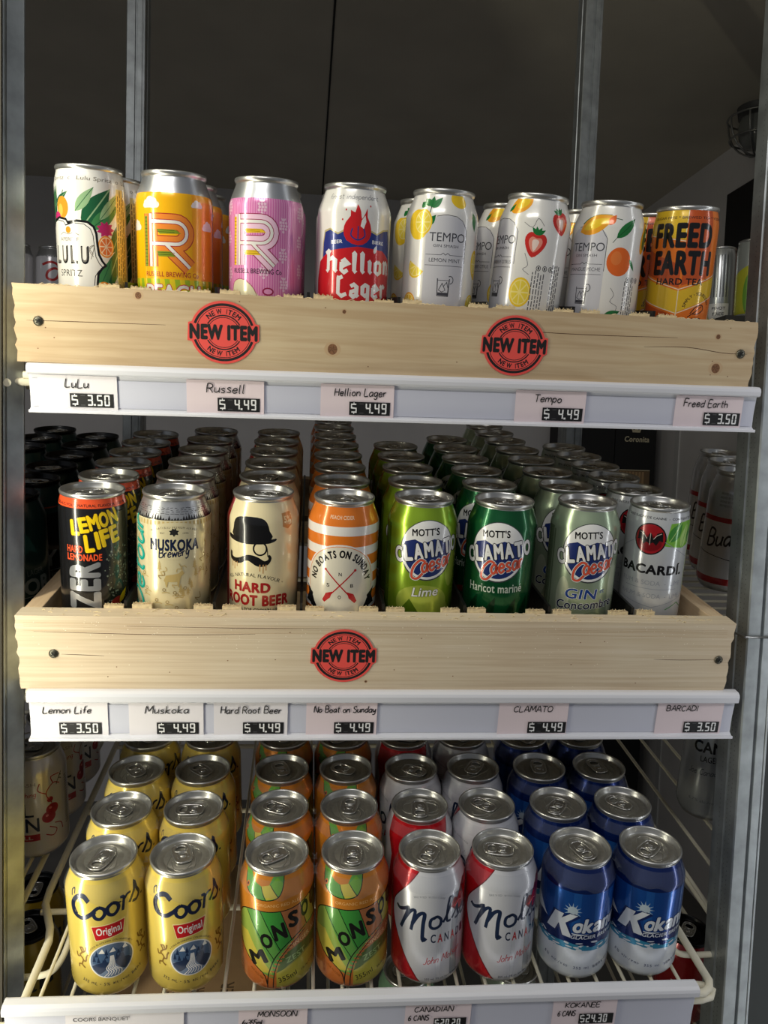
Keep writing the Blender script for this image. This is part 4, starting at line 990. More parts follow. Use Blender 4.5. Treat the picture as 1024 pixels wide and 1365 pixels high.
# ------------------------------------------------------------------ rack uprights
def post_mesh(added_lip=False):
    mb = MB()
    # strut channel, open slot to the front: profile in x,y extruded up
    w, d, tk = .0140, .040, .0022
    prof = [(-w, .0012), (-w+.0012, 0), (-.0012, 0), (-.0004, .0022), (.0016, .0022), (.0024, 0), (.0092, 0), (.0098, .0010), (.0110, .0010), (.0116, 0), (w-.0008, 0), (w, .0010), (w, .0165), (w-.0014, .0172), (w-.0014, .0200), (w, .0207), (w, d), (-w, d), (-w, .0207), (-w+.0014, .0200), (-w+.0014, .0172), (-w, .0165)]
    n = len(prof); z0, z1 = 0, ZC
    vs = [(x, y, z0) for x, y in prof]+[(x, y, z1) for x, y in prof]
    mb.add(vs, [(i, (i+1) % n, n+(i+1) % n, n+i) for i in range(n)], GALV)
    tr = tessellate_polygon([[Vector((x, y, 0)) for x, y in prof]])
    mb.add([(x, y, z1) for x, y in prof], [tuple(q) for q in tr], GALV); mb.add([(x, y, z0) for x, y in prof], [tuple(q)[::-1] for q in tr], GALV)
    if added_lip:   # lip added on the inner edge, splayed to set how brightly it is lit
        P = [(w+.0002, .0055), (w+.0106, .0160), (w+.0106, .0185), (w+.0002, .0080)]
        mb.add([(x, y, z0) for x, y in P]+[(x, y, z1) for x, y in P], [(0, 1, 5, 4), (1, 2, 6, 5), (2, 3, 7, 6), (3, 0, 4, 7), (4, 5, 6, 7), (3, 2, 1, 0)], GALV)
    # dimpled perforation rows on the sides
    PERF = mat('perforation', (104, 108, 107), .6)
    for sx in (-1, 1):
        for yy in (.009, .015, .028):
            z = .4
            while z < 2.35:
                x = sx*(w+.00012); mb.add([(x, yy-.0005, z), (x, yy+.0005, z), (x, yy+.0005, z+.0013), (x, yy-.0005, z+.0013)], [(0, 1, 2, 3)], PERF); z += .0047
    return mb.mesh('upright_post')
PM = post_mesh(); PMF = post_mesh(True)
for x, y, lab in ((-.2702, .700, 'galvanised steel upright at the left front of the rack'), (.4396, .700, 'galvanised steel upright at the right front of the rack'),
                  (-.2702, 1.258, 'galvanised steel upright behind the rack, left one, behind the leafy and yellow cans'), (.4396, 1.258, 'galvanised steel upright behind the rack, right one, behind the fruit cans')):
    o = new_obj('upright_post', PMF if 'left front' in lab else PM); o.location = (x, y, 0); setp(o, label=lab, category='post', group='rack uprights')
mb = MB(); mb.tube([(.4396+.0175*sx, .700+.021+.0235*sy, CZ-.160) for sx, sy in ((-1, -1), (1, -1), (1, 1), (-1, 1), (-1, -1))], .0011, mat('tie_wire', (170, 170, 168), .3, .9), 6)
setp(mb.build('tie_wire'), label='thin wire tied around the right front upright beside the middle tray', category='wire')

# ------------------------------------------------------------------ wire shelves
def wire_shelf(fr, h, x0, x1, label, step=.0262, depth=.44, group='wire shelves'):
    t = thing('wire_shelf', label, 'shelf', inf(fr, 0, 0, h), group)
    xs = [x0+.022+step*i for i in range(int((x1-x0-.04)/step)+1)]
    wm = MB(); wm.tube([(0, -.036, 0), (0, depth, 0)], .0017, WIRE, 8); me = wm.mesh('wire')
    for x in xs:
        w = new_obj('wire', me, t); w.location = (x, 0, -.0017)
    rm = MB(); rm.tube([(x0-.012, 0, 0), (x1+.012, 0, 0)], .0030, WIRE, 10); rme = rm.mesh('cross_rod')
    for s in (.086, .25, .40, depth-.01):
        r_ = new_obj('cross_rod', rme, t); r_.location = (0, s, -.0066)
    mb = MB()
    L = [(x0-.0125, depth, -.005), (x0-.0125, .115, -.005), (x0-.0105, .095, -.005), (x0+.004, .062, -.005), (x0+.008, .045, -.005), (x0+.008, -.038, -.005)]
    R_ = [(x1+.018, depth, -.005), (x1+.018, .115, -.005), (x1+.014, .092, -.005), (x1-.008, .045, -.005), (x1-.008, -.028, -.005), (x1-.011, -.034, -.0065), (x1-.019, -.039, -.0065), (x1-.04, -.040, -.0065)]
    mb.tube([(a, b, c) for a, b, c in L], .0037, WIRE, 10); mb.tube(R_, .0037, WIRE, 10)
    mb.tube([(x0-.006, -.040, -.0125), (x1-.022, -.040, -.0135), (x1-.010, -.037, -.0135), (x1-.0045, -.031, -.0130), (x1-.012, -.026, -.0115), (x1-.03, -.025, -.0100)], .0034, WIRE, 10)
    mb.tube([(x0-.0125, depth, -.005), (x1+.018, depth, -.005)], .0037, WIRE, 10)
    mb.tube([(x0-.016, -.052, -.0185), (x0-.021, -.046, -.0185), (x0-.016, -.040, -.0185), (x0+.02, -.040, -.0185)], .0034, WIRE, 10)
    mb.build('frame', t)
    hk = MB(); hk.tube(smooth_3(((x0-.028, .030, -.03), (x0-.005, .030, -.03), (x0+.012, .034, -.029), (x0+.02, .05, -.024), (x0+.022, .085, -.013))), .0030, WIRE, 10)
    hk.build('support_hook', t); hk = MB(); hk.tube(smooth_3(((x1+.028, .030, -.03), (x1+.005, .030, -.03), (x1-.008, .034, -.029), (x1-.012, .05, -.024), (x1-.014, .085, -.013))), .0030, WIRE, 10); hk.build('support_hook', t)
    return t
def smooth_3(p, n=5):
    out = []; N = len(p)
    for i in range(N-1):
        a, b, c, d = p[max(0, i-1)], p[i], p[i+1], p[min(N-1, i+2)]
        for k in range(n):
            t = k/n; out.append(tuple(.5*(2*b[q]+(c[q]-a[q])*t+(2*a[q]-5*b[q]+4*c[q]-d[q])*t*t+(3*b[q]-a[q]-3*c[q]+d[q])*t**3) for q in range(3)))
    out.append(p[-1]); return out
TRAY_H = -.046
TRAY_HT = -.040
wire_shelf(FB, -.0002, -.2385, .3985, 'white coated wire shelf under the bottom row of six-packs')
wire_shelf(FM_, TRAY_H-.0005, -.2385, .3985, 'white coated wire shelf under the middle wooden tray')
wire_shelf(FT, TRAY_HT-.0005, -.2385, .3985, 'white coated wire shelf under the top wooden tray')

def plain_wire_shelf(fr, h, x0, x1, s0, s1, label, along='s', step=.026):
    t = thing('wire_shelf', label, 'shelf', inf(fr, 0, 0, h), 'wire shelves')
    wm = MB()
    if along == 's': wm.tube([(0, s0, 0), (0, s1, 0)], .0022, WIRE, 8)
    else: wm.tube([(x0, 0, 0), (x1, 0, 0)], .0018, WIRE, 8)
    me = wm.mesh('wire')
    n = int(((x1-x0) if along == 's' else (s1-s0))/step)
    for i in range(n+1):
        w = new_obj('wire', me, t); w.location = (x0+i*step, 0, -.0022) if along == 's' else (0, s0+i*step, -.0022)
    mb = MB(); mb.tube([(x0, s0, -.007), (x1, s0, -.007), (x1, s1, -.007), (x0, s1, -.007), (x0, s0, -.007)], .0035, WIRE, 10); mb.build('frame', t)
plain_wire_shelf(FB, -.0002, -.50, -.2735, .03, .50, 'white wire shelf of the next rack to the left, under the gin cans', 's', .036)
plain_wire_shelf(FB, -.0002, .4375, .72, .05, .50, 'white wire shelf of the next rack to the right, under the tall white can', 's', .036)
plain_wire_shelf(FM_, -.0225, -.50, -.2735, .03, .52, 'white wire shelf of the next rack to the left, under the dark cans')
plain_wire_shelf(FM_, TRAY_H, .4375, .80, .06, .62, 'white wire shelf of the next rack to the right, under the long-neck bottle', 'x', .024)
plain_wire_shelf(FB, -.27, -.42, .60, .02, .45, 'white wire shelf lowest in the rack, seen through the shelf above')

# ------------------------------------------------------------------ wooden trays
def jag_box(mb, x0, x1, s0, s1, h0, h1, rnd, m, end=PINE_E):
    """board with rough-sawn ends"""
    n = 14
    def endcap(x, sg):
        P = [(x+sg*rnd.uniform(-.0012, .0012), h0+(h1-h0)*i/n) for i in range(n+1)]
        return P
    A = endcap(x0, -1); B = endcap(x1, 1)
    # front, back
    for s, flip in ((s0, False), (s1, True)):
        vs = [(x, s, h) for x, h in A]+[(x, s, h) for x, h in B]; k = n+1
        mb.add(vs, [(i, k+i, k+i+1, i+1) if not flip else (i, i+1, k+i+1, k+i) for i in range(n)], m)
    for P, flip in ((A, True), (B, False)):
        vs = [(x, s0, h) for x, h in P]+[(x, s1, h) for x, h in P]; k = n+1
        mb.add(vs, [(i, i+1, k+i+1, k+i) if flip else (i, k+i, k+i+1, i+1) for i in range(n)], end)
    mb.add([(A[-1][0], s0, h1), (B[-1][0], s0, h1), (B[-1][0], s1, h1), (A[-1][0], s1, h1)], [(0, 1, 2, 3)], m)
    mb.add([(A[0][0], s0, h0), (B[0][0], s0, h0), (B[0][0], s1, h0), (A[0][0], s1, h0)], [(3, 2, 1, 0)], m)

def tray(fr, h0, h1, label, bounds, knots, cracks, screws, seed, divs, board, xa=-.2425, xb=.4045):
    t = thing('wooden_tray', label, 'tray', fr.copy(), 'wooden display trays')
    rnd = random.Random(seed)
    mb = MB(); jag_box(mb, xa, xb, -.0595, -.0405, h0, h1, rnd, board)
    # rough fibres along the top edge
    for i in range(90):
        x = rnd.uniform(xa+.01, xb-.01); s = rnd.uniform(-.058, -.042); l = rnd.uniform(.002, .007); q = rnd.uniform(-1, 1)
        mb.tube([(x, s, h1-.0002), (x+l*.5, s+l*.3*q, h1+rnd.uniform(.0003, .0012)), (x+l, s+l*.5*q, h1)], .00035, PINE_E, 5)
    a = Art()
    for u, v, r in knots:
        a.ell(u, v, r*1.7, r*1.5, KNOT_L); a.ell(u, v, r, r*1.1, KNOT)
        for k in range(5): a.stroke([(u+r*.2*cos(k), v+r*.2*sin(k)), (u+r*.95*cos(k*1.3), v+r*.9*sin(k*1.3))], .35, CRACK)
    for P in cracks: a.stroke(P, .55, CRACK, 4, taper=True)
    for i in range(14): u = rnd.uniform(-230, 395); v = rnd.uniform(h0*1000+5, h1*1000-4); a.ell(u, v, .6, .5, KNOT, n=8)
    if board is PINE_M:
        for i in range(150):
            u = rnd.uniform(-235, 398); v = h1*1000-2-abs(rnd.gauss(0, 22))
            if v > h0*1000+2: a.ell(u, v, rnd.uniform(.25, .6), rnd.uniform(.2, .5), SPECK, n=6)
        for q in (9, 12.5, 14.2, 16): a.stroke([(-236, q), (-100, q-.8), (60, q-.5), (220, q+.2), (398, q-.3)], .16, KNOT_L, 3)
    a.flat(mb, y0=-.0595)
    mb.build('front_board', t, fix=False)
    for x0 in (xa+.0015, xb-.0165):
        mb = MB(); mb.box(x0, x0+.015, -.0403, .52, h0, h1, PINE_S); bevel(mb.build('side_board', t), .0008)
    mb = MB(); mb.box(xa+.0185, xb-.0185, .501, .52, h0, h1, PINE); mb.build('back_board', t)
    # floor slats under the cans, stop blocks and black lane dividers at the lane boundaries
    sm = MB(); sm.box(-.008, .008, -.040, .5005, -.0125, -.0004, PINE_S); sme = sm.mesh('slat')
    bm_ = MB(); vs = [(-.0085, -.0402, -.0002), (.0085, -.0402, -.0002), (.0085, -.0402, .0265), (-.0085, -.0402, .0265), (-.0085, -.0332, -.0002), (.0085, -.0332, -.0002), (.0085, -.0332, .0255), (-.0085, -.0332, .0255)]
    bm_.add(vs, [(0, 1, 2, 3), (5, 4, 7, 6), (1, 5, 6, 2), (4, 0, 3, 7), (0, 4, 5, 1)], PINE_E); bm_.add([vs[3], vs[2], vs[6], vs[7]], [(0, 1, 2, 3)], PINE)
    for i in range(26):
        x = rnd.uniform(-.008, .008); s = rnd.uniform(-.040, -.036); bm_.tube([(x, s, .0262), (x+rnd.uniform(-.0012, .0012), s-rnd.uniform(0, .001), .0262+rnd.uniform(.0006, .002))], .0003, PINE_E, 4)
    bme = bm_.mesh('stop_block')
    dm = MB(); dm.box(-.0013, .0013, -.038, .4995, -.0122, .029, DIVM); dme = dm.mesh('divider')
    for k, x in enumerate(bounds):
        for q in (-.0125, .0125):
            b = new_obj('stop_block', bme, t); b.location = (x+q, 0, rnd.uniform(-.0015, .0005)); b.rotation_euler = (0, rad(rnd.uniform(-2, 2)), 0)
            s = new_obj('slat', sme, t); s.location = (divs[k]+q*1.5, 0, 0)
        if k % 1 == 0: d = new_obj('divider', dme, t); d.location = (divs[k], 0, 0)
    sb = MB(); sb.box(xa+.0225, xb-.0225, .10, .13, h0+.002, -.0127, PINE); sb.box(xa+.0225, xb-.0225, .38, .41, h0+.002, -.0127, PINE); sb.build('bearer', t)
    for u, v in screws:
        mb = MB(); mb.lathe([(.0001, .0016), (.0030, .0014), (.0040, .0006), (.0041, 0)], SCREWM, 20)
        mb.box(-.0021, .0021, -.0005, .0005, .0014, .00185, DARK); mb.box(-.0005, .0005, -.0021, .0021, .0014, .0019, DARK)
        s = mb.build('screw', t); s.location = (u, -.0597, v); s.rotation_euler = (rad(90), rad(rnd.uniform(0, 60)), 0)
    return t
# lane centres (x) on the three shelves
XM = dict(ll=-.1880, mu=-.1170, rb=-.0374, nb=.0371, li=.1124, ha=.1890, gi=.2713, ba=.3428)
XT = dict(lulu=-.1928, r1=-.1207, r2=-.0403, hel=.0386, t1=.1192, t2=.2070, t3=.2774, fr=.3508)
def mids(d): v = list(d.values()); return [(a+b)/2 for a, b in zip(v, v[1:])]
tray(FM_, TRAY_H, .0225, 'pale pine tray of the middle shelf, one round red sticker on its front board', [-.1530, -.075, -.0005, .0735, .150, .231, .312],
     [(60, -38, 1.0)], [[(-206, -13), (-190, -13.6), (-170, -14.4)], [(330, -14), (355, -14.6), (392, -14)], [(-150, 14), (-60, 13), (40, 13.6)], [(-228, 8), (-120, 6), (-40, 7.4)]], ((-.2125, -.0125), (.3935, -.014)), 3, [-.1555, -.078, -.0002, .0748, .1507, .2313, .3125], PINE_M)
tray(FT, TRAY_HT, .0235, 'pale pine tray of the top shelf with knots, two stickers on its front board', mids(XT),
     [(-142, 18.5, 2.6), (30, 1 if False else 14, 1.6), (21, -18, 4.2), (368, 9, 2), (370, -19, 4)], [[(-233, -6), (-205, -5.5), (-170, -5), (-120, -4.4)], [(300, -3), (340, -1.5), (375, -5), (398, -5)], [(160, 6), (240, 5), (330, 6.5)]], ((-.2235, -.0062), (.3915, -.0050)), 9, [-.1560, -.0805, -.001, .079, .1575, .2385, .3145], PINE)

# ------------------------------------------------------------------ price rails, tags and stickers
def rail(fr, s, htop, lip, height, x0, x1, label, tilt=0.):
    mw = inf(fr, 0, s, htop) @ Matrix.Rotation(tilt, 4, 'Y')
    t = thing('price_rail', label, 'price rail', mw, 'white price rails')
    L, Hh = lip, height
    prof = [(.0060, -.001), (.0035, 0), (-.0030, 0), (-.0058, -.0015), (-.0068, -.004), (-.0064, -L+.001), (-.0050, -L), (-.0012, -L-.0006), (-.0006, -L-.0015), (.0002, -Hh*.6), (-.0004, -Hh+.004), (-.0040, -Hh+.0022), (-.0068, -Hh+.0026), (-.0070, -Hh), (.0004, -Hh), (.0022, -Hh*.6), (.0018, -L), (.0060, -L+.002)]
    mb = MB(); mb.prism(prof, x0, x1, RAILM); bevel(mb.build('channel', t), .0005)
    mb = MB(); mb.box(x0+.0015, x1-.0015, -.0011, -.0007, -Hh+.0048, -L-.0042, RAILF); mb.build('label_strip', t)
    return t, mw
def digits(a, txt, u, v, w, h, m, off):
    """seven-segment price"""
    seg = {'0': 'abcdef', '1': 'bc', '2': 'abged', '3': 'abgcd', '4': 'fgbc', '5': 'afgcd', '6': 'afgedc', '7': 'abc', '8': 'abcdefg', '9': 'abcdfg'}
    tk = h*.13; x = u
    for ch in txt:
        if ch == '.': a.rect(x-.2*w, x+.12*w, v, v+tk*1.3, m); x += w*.32; continue
        if ch == ' ': 
            for s_ in (0, h-tk): a.rect(x+.1*w, x+.8*w, v+s_, v+s_+tk*.6, off)
            x += w*1.12; continue
        if ch == '$':
            P = [(x+.85*w, v+h*.86), (x+.1*w, v+h*.86), (x+.1*w, v+h*.52), (x+.85*w, v+h*.48), (x+.85*w, v+h*.12), (x+.1*w, v+h*.12)]
            a.stroke(P, tk*.9, m); a.rect(x+.42*w, x+.55*w, v+h*.88, v+h*1.04, m); a.rect(x+.42*w, x+.55*w, v-h*.06, v+h*.1, m); x += w*1.25; continue
        X0, X1, Y0, Y1, YM = x, x+.82*w, v, v+h, v+h/2
        S = {'a': (X0+tk*.3, X1-tk*.3, Y1-tk, Y1), 'd': (X0+tk*.3, X1-tk*.3, Y0, Y0+tk), 'g': (X0+tk*.3, X1-tk*.3, YM-tk/2, YM+tk/2),
             'f': (X0, X0+tk, YM+tk*.2, Y1-tk*.4), 'b': (X1-tk, X1, YM+tk*.2, Y1-tk*.4), 'e': (X0, X0+tk, Y0+tk*.4, YM-tk*.2), 'c': (X1-tk, X1, Y0+tk*.4, YM-tk*.2)}
        for k in seg[ch]: a.rect(*S[k], m)
        x += w*1.12
def tag(mw, x0, x1, ztop, zbot, words, price, pr, label, printed=False, paper=PAPER, ws=1., off=-.0016, extra=None):
    """paper tag slid into a rail; pr = black price block (x0,x1,z0,z1) in tag metres"""
    w = (x1-x0)*1000; h = (ztop-zbot)*1000
    t = thing('price_tag', label, 'price tag', mw @ Matrix.Translation((x0, off, zbot)), 'price tags')
    mb = MB(); n = 8
    for i in range(n):   # slight curl of the card
        a0, a1 = i/n, (i+1)/n; c = lambda f: -.0006*(2*f-1)**2
        mb.add([(w*a0*.001, c(a0), 0), (w*a1*.001, c(a1), 0), (w*a1*.001, c(a1), h*.001), (w*a0*.001, c(a0), h*.001)], [(0, 1, 2, 3)], paper)
        mb.add([(w*a0*.001, c(a0)+.0003, 0), (w*a1*.001, c(a1)+.0003, 0), (w*a1*.001, c(a1)+.0003, h*.001), (w*a0*.001, c(a0)+.0003, h*.001)], [(3, 2, 1, 0)], paper)
    a = Art()
    for (txt, u, v, hh, span) in words:
        if printed: a.text(txt, u+span/2, v+hh/2, span, hh, INK, .05)
        else: a.hand(txt, u, v, hh, INK, .85*ws, 1, 0, .12, 4, .35, span)
    a.flat(mb, y0=-.0007); mb.build('card', t, fix=False)
    if pr:
        a = Art(); p0, p1, q0, q1 = pr
        a.rect(p0, p1, q0, q1, PBLK); wd = (p1-p0)
        digits(a, price, p0+wd*.04, q0+(q1-q0)*.12, wd*(.152 if ' ' in price else .136), (q1-q0)*.8, PWHT, PGRY)
        m2 = MB(); a.flat(m2, y0=-.0008); m2.build('price_block', t, fix=False)

RT, rtm = rail(FT, -.0605, -.0382, .0085, .041, -.2335, .413, 'white price rail under the top wooden tray', -.0098)
RM, rmm = rail(FM_, -.0605, -.0460, .0105, .0475, -.2355, .417, 'white price rail under the middle wooden tray')
RB, rbm = rail(FB, -.0480, .0172, .0098, .0560, -.2365, .366, 'white price rail below the six-packs at the bottom of the picture', .0115)
def tags(mw, htop, rows, height, zt):
    for (x0, x1, words, price, px0, px1, label, pap) in rows:
        p0, p1 = (px0-x0)*1000, (px1-x0)*1000
        hz = height*1000
        tag(mw, x0, x1, zt, zt-height, words, price, (p0, p1, 2.0, 2.0+11.6), label, paper=pap)
hT = .0285; H_ = lambda *w: list(w)
tags(rtm, 0, [(-.226, -.1611, H_(('LuLu', 22, 18.5, 7.2, 19)), '$ 3.50', -.2005, -.1645, 'handwritten price tag, leftmost on the top rail', PAPER),
              (-.1032, -.0372, H_(('Russell', 17, 18, 7.4, 32)), '$ 4.49', -.0770, -.0408, 'handwritten price tag, second from the left on the top rail', PAPERP),
              (.0118, .0763, H_(('Hellion Lager', 12, 18.6, 6.6, 45)), '$ 4.49', .0370, .0731, 'handwritten price tag, third from the left on the top rail', PAPERP),
              (.1858, .2507, H_(('Tempo', 17, 18.4, 6.6, 25)), '$ 4.49', .2112, .2485, 'handwritten price tag, second from the right on the top rail', PAPERP),
              (.3352, .4000, H_(('Freed Earth', 8, 18.6, 6.6, 42)), '$ 3.50', .3635, .3985, 'handwritten price tag, rightmost on the top rail', PAPERP)], hT, -.0094)
hM = .0335
tags(rmm, 0, [(-.2338, -.1683, H_(('Lemon Life', 10, 22.5, 6.4, 41)), '$ 3.50', -.2105, -.1741, 'handwritten price tag, leftmost on the middle rail', PAPER),
              (-.1502, -.0850, H_(('Muskoka', 14, 22.5, 7, 38)), '$ 4.49', -.1262, -.0893, 'handwritten price tag, second from the left on the middle rail', PAPER),
              (-.0758, -.0099, H_(('Hard Root Beer', 6, 22.5, 6.8, 54)), '$ 4.49', -.0500, -.0133, 'handwritten price tag, third from the left on the middle rail', PAPER),
              (.0069, .0716, H_(('No Boat on Sunday', 7, 23.5, 6.2, 56)), '$ 4.49', .0325, .0690, 'handwritten price tag, fourth from the left on the middle rail', PAPERP),
              (.1857, .2523, H_(('CLAMATO', 14, 24, 6, 37)), '$ 4.49', .2145, .2515, 'handwritten price tag, second from the right on the middle rail', PAPERP),
              (.3396, .4056, H_(('BARCADI', 9, 25, 5.6, 31)), '$ 3.50', .3680, .4035, 'handwritten price tag, rightmost on the middle rail', PAPERP)], hM, -.0115)
for (x0, x1, words, price, p, label, pap, prt) in (
    (-.1870, -.0900, [('COORS BANQUET', 6, 34.5, 4.4, 46)], None, None, 'printed price tag, leftmost on the bottom rail', PAPER, True),
    (-.0441, .0145, [('MONSOON', 16, 34.5, 5.4, 33), ('6x355ml', 3, 26, 5.4, 17)], '$19.00', (23, 56, 12, 24), 'pinkish handwritten price tag under the orange cans, bottom rail', PAPERP, False),
    (.0997, .1584, [('CANADIAN', 8, 34.5, 5, 34), ('6 CANS', 3, 25.5, 5.6, 18)], '$20.20', (26, 55, 16.5, 27.5), 'pinkish handwritten price tag under the silver and red cans, bottom rail', PAPERP, False),
    (.2329, .2921, [('KOKANEE', 11, 34.5, 5, 32), ('6 CANS', 5, 25.5, 5.6, 16)], '$24.30', (25, 57, 16.5, 27.5), 'pinkish handwritten price tag under the blue cans, bottom rail', PAPERP, False)):
    tag(rbm, x0, x1, -.0118, -.0545, words, price, p, label, prt, pap)

STK = mat('sticker_coral', (238, 84, 76), .55)
def sticker(fr, u, v, r, label):
    t = setp(MBsticker(r), label=label, category='sticker', group='round red stickers')
    t.matrix_world = inf(fr, u, -.0601, v)
def MBsticker(r):
    a = Art(); K = INK; k = r/28.5
    outl = [(28*cos(t_), 26*sin(t_)) for t_ in [rad(x) for x in range(18, 163, 8)]]
    outl += [(-29.5, 7.5), (-30.2, -7.5)]+[(28*cos(t_), 26*sin(t_)) for t_ in [rad(x) for x in range(198, 343, 8)]]+[(29.8, -6), (29.6, 7.5)]
    S = lambda L: [(x*k, y*k) for x, y in L]
    a.poly(S(outl), STK)
    for a0, a1 in ((17, 163), (197, 343)):
        a.ring(0, 0, 26*k, 24*k, 2.2*k, K, 40, a0, a1); a.ring(0, 0, 23*k, 21.2*k, .6*k, K, 40, a0, a1)
    for a0, a1 in ((28, 152), (208, 332)):
        a.ring(0, 0, 15.6*k, 14.6*k, 1.1*k, K, 32, a0, a1); a.ring(0, 0, 13.7*k, 12.7*k, .6*k, K, 32, a0, a1)
    a.arc_text("NEW ITEM", 0, 0, 18.6*k, 17.4*k, 138, 42, 4.6*k, K, .55); a.arc_text("NEW ITEM", 0, 0, 18.6*k, 17.6*k, 226, 314, 4.6*k, K, .55, True)
    a.text("NEW ITEM", 0, 0, 57*k, 13*k, K, .95)
    mb = MB(); a.flat(mb)
    n = len(outl); P = S(outl)
    mb.add([(x*.001, 0, y*.001) for x, y in P]+[(x*.001, .0003, y*.001) for x, y in P], [(i, n+i, n+(i+1) % n, (i+1) % n) for i in range(n)], STK)
    return mb.build('sticker', fix=False)
sticker(FT, -.0718, -.0083, 28.6, 'round red NEW ITEM sticker on the top tray board, left one')
sticker(FT, .1812, -.0075, 28.6, 'round red NEW ITEM sticker on the top tray board, right one')
sticker(FM_, .0390, -.0126, 28.2, 'round red NEW ITEM sticker on the middle tray board')

# ------------------------------------------------------------------ cans on the three shelves
def lane(fr, x, s0, n, pitch, mesh, what, group, h=0., lid=None, dx=0., lean=0., spin=0., note=''):
    for k in range(n):
        rz = rad(spin) if k == 0 else rad(random.uniform(-18, 18))
        lab = what + (', in front' if k == 0 else ', %s from the front' % ORD[k])+note; ln = lean if k == 0 else lean*.6
        place_can(mesh, inf(fr, x+dx*k, s0+k*pitch, h+.033*abs(sin(ln)), rz, ln), lab, group, lid)
top = dict(lulu=d_lulu(), r1=d_russell_yellow(), r2=d_russell_pink(), hel=d_hellion(), t1=tempo('lemon', 0), t2=tempo('straw', -42), t3=tempo('peach', -31), fr=d_freed())
TOPL = dict(lulu='slim white can with tropical leaves and black-outlined panel', r1='yellow can with a big outlined R and white clouds', r2='pink striped can with a big outlined R',
            hel='white can with red flame and white blackletter on red', t1='white can with lemons and green leaves', t2='white can with strawberries and lemon', t3='white can with mango and orange peach', fr='slim orange and yellow can with large black lettering')
for k, n, p, dx, ln in (('lulu', 2, .0598, .004, 0), ('r1', 3, .0668, .0015, 0), ('r2', 2, .067, .002, 0), ('hel', 2, .067, -.001, 0), ('t1', 2, .0668, -.0045, rad(.6)), ('t2', 2, .069, -.008, rad(3.0)), ('t3', 2, .0668, 0, rad(.8)), ('fr', 2, .0600, -.006, rad(-1.2))):
    lane(FT, XT[k], 0, n, p, top[k], TOPL[k], 'cans on the top shelf', .0005, None, dx, ln, note=', top shelf')
midc = dict(ll=d_lemonlife(), mu=d_muskoka(), rb=d_rootbeer(), nb=d_noboats(), li=clamato('lime', 1), ha=clamato('bean', -11), gi=clamato('gin', -5), ba=d_bacardi())
MIDL = dict(ll='slim black can with orange collar and yellow lettering', mu='cream can with tan woodland drawing and turquoise script', rb='cream can with bowler hat, monocle and moustache', nb='orange and white hooped can with crossed oars',
            li='lime green cocktail can', ha='dark green cocktail can', gi='pale silvery green cocktail can', ba='slim silver can with red bat emblem')
for k, n, p, s0, dx, ln in (('ll', 6, .0592, -.0055, .0001, rad(.9)), ('mu', 6, .0667, -.0025, 0, rad(1.0)), ('rb', 6, .0666, .0058, .0003, 0), ('nb', 8, .0666, -.0028, .0004, 0), ('li', 5, .0667, .0035, .0003, 0), ('ha', 6, .0666, .0005, .0003, 0), ('gi', 8, .0666, .003, .0001, rad(-.8)), ('ba', 6, .0597, .0005, 0, rad(-1.2))):
    lane(FM_, XM[k], s0, n, p, midc[k], MIDL[k], 'cans on the middle shelf', .0005, None, dx, ln, note=', middle shelf')
botc = dict(c=d_coors(), m=d_monsoon(), o=d_molson(), k=d_kokanee(-2))
BOTX = dict(c1=-.1645, c2=-.0975, m1=-.0160, m2=.0512, o1=.1208, o2=.1880, k1=.2610, k2=.3282)
BOTL = dict(c='yellow can with dark blue script', m='orange and green can with a snake', o='silver and red can', k='blue can with slanted white lettering')
TABR = {('c1', 0): 160, ('c2', 0): 20, ('m1', 0): 120, ('m2', 0): 175, ('o1', 0): 150, ('o2', 0): 75, ('k1', 0): 200, ('k2', 0): 130, ('c1', 1): 60, ('c2', 1): 110, ('m1', 1): 85, ('m2', 1): 330, ('o1', 1): 85, ('o2', 1): 105, ('k1', 1): 125, ('k2', 1): 60}
for l, x in BOTX.items():
    side = 'left' if l[1] == '1' else 'right'
    for k in range(4):
        rz = rad({'o1': 90}.get(l, random.uniform(-25, 25))) if k else 0
        if l == 'o2' and k: rz = rad(-60)
        if l[0] == 'o' and k == 2: rz = rad(-70)
        lab = '%s, %s column, %s, bottom shelf' % (BOTL[l[0]], side, 'in front' if k == 0 else ORD[k]+' from the front')
        place_can(botc[l[0]], inf(FB, x, k*.0668, .0012, rz, rad(-1.5)), lab, 'six-pack cans on the bottom shelf', None, TABR.get((l, k)))

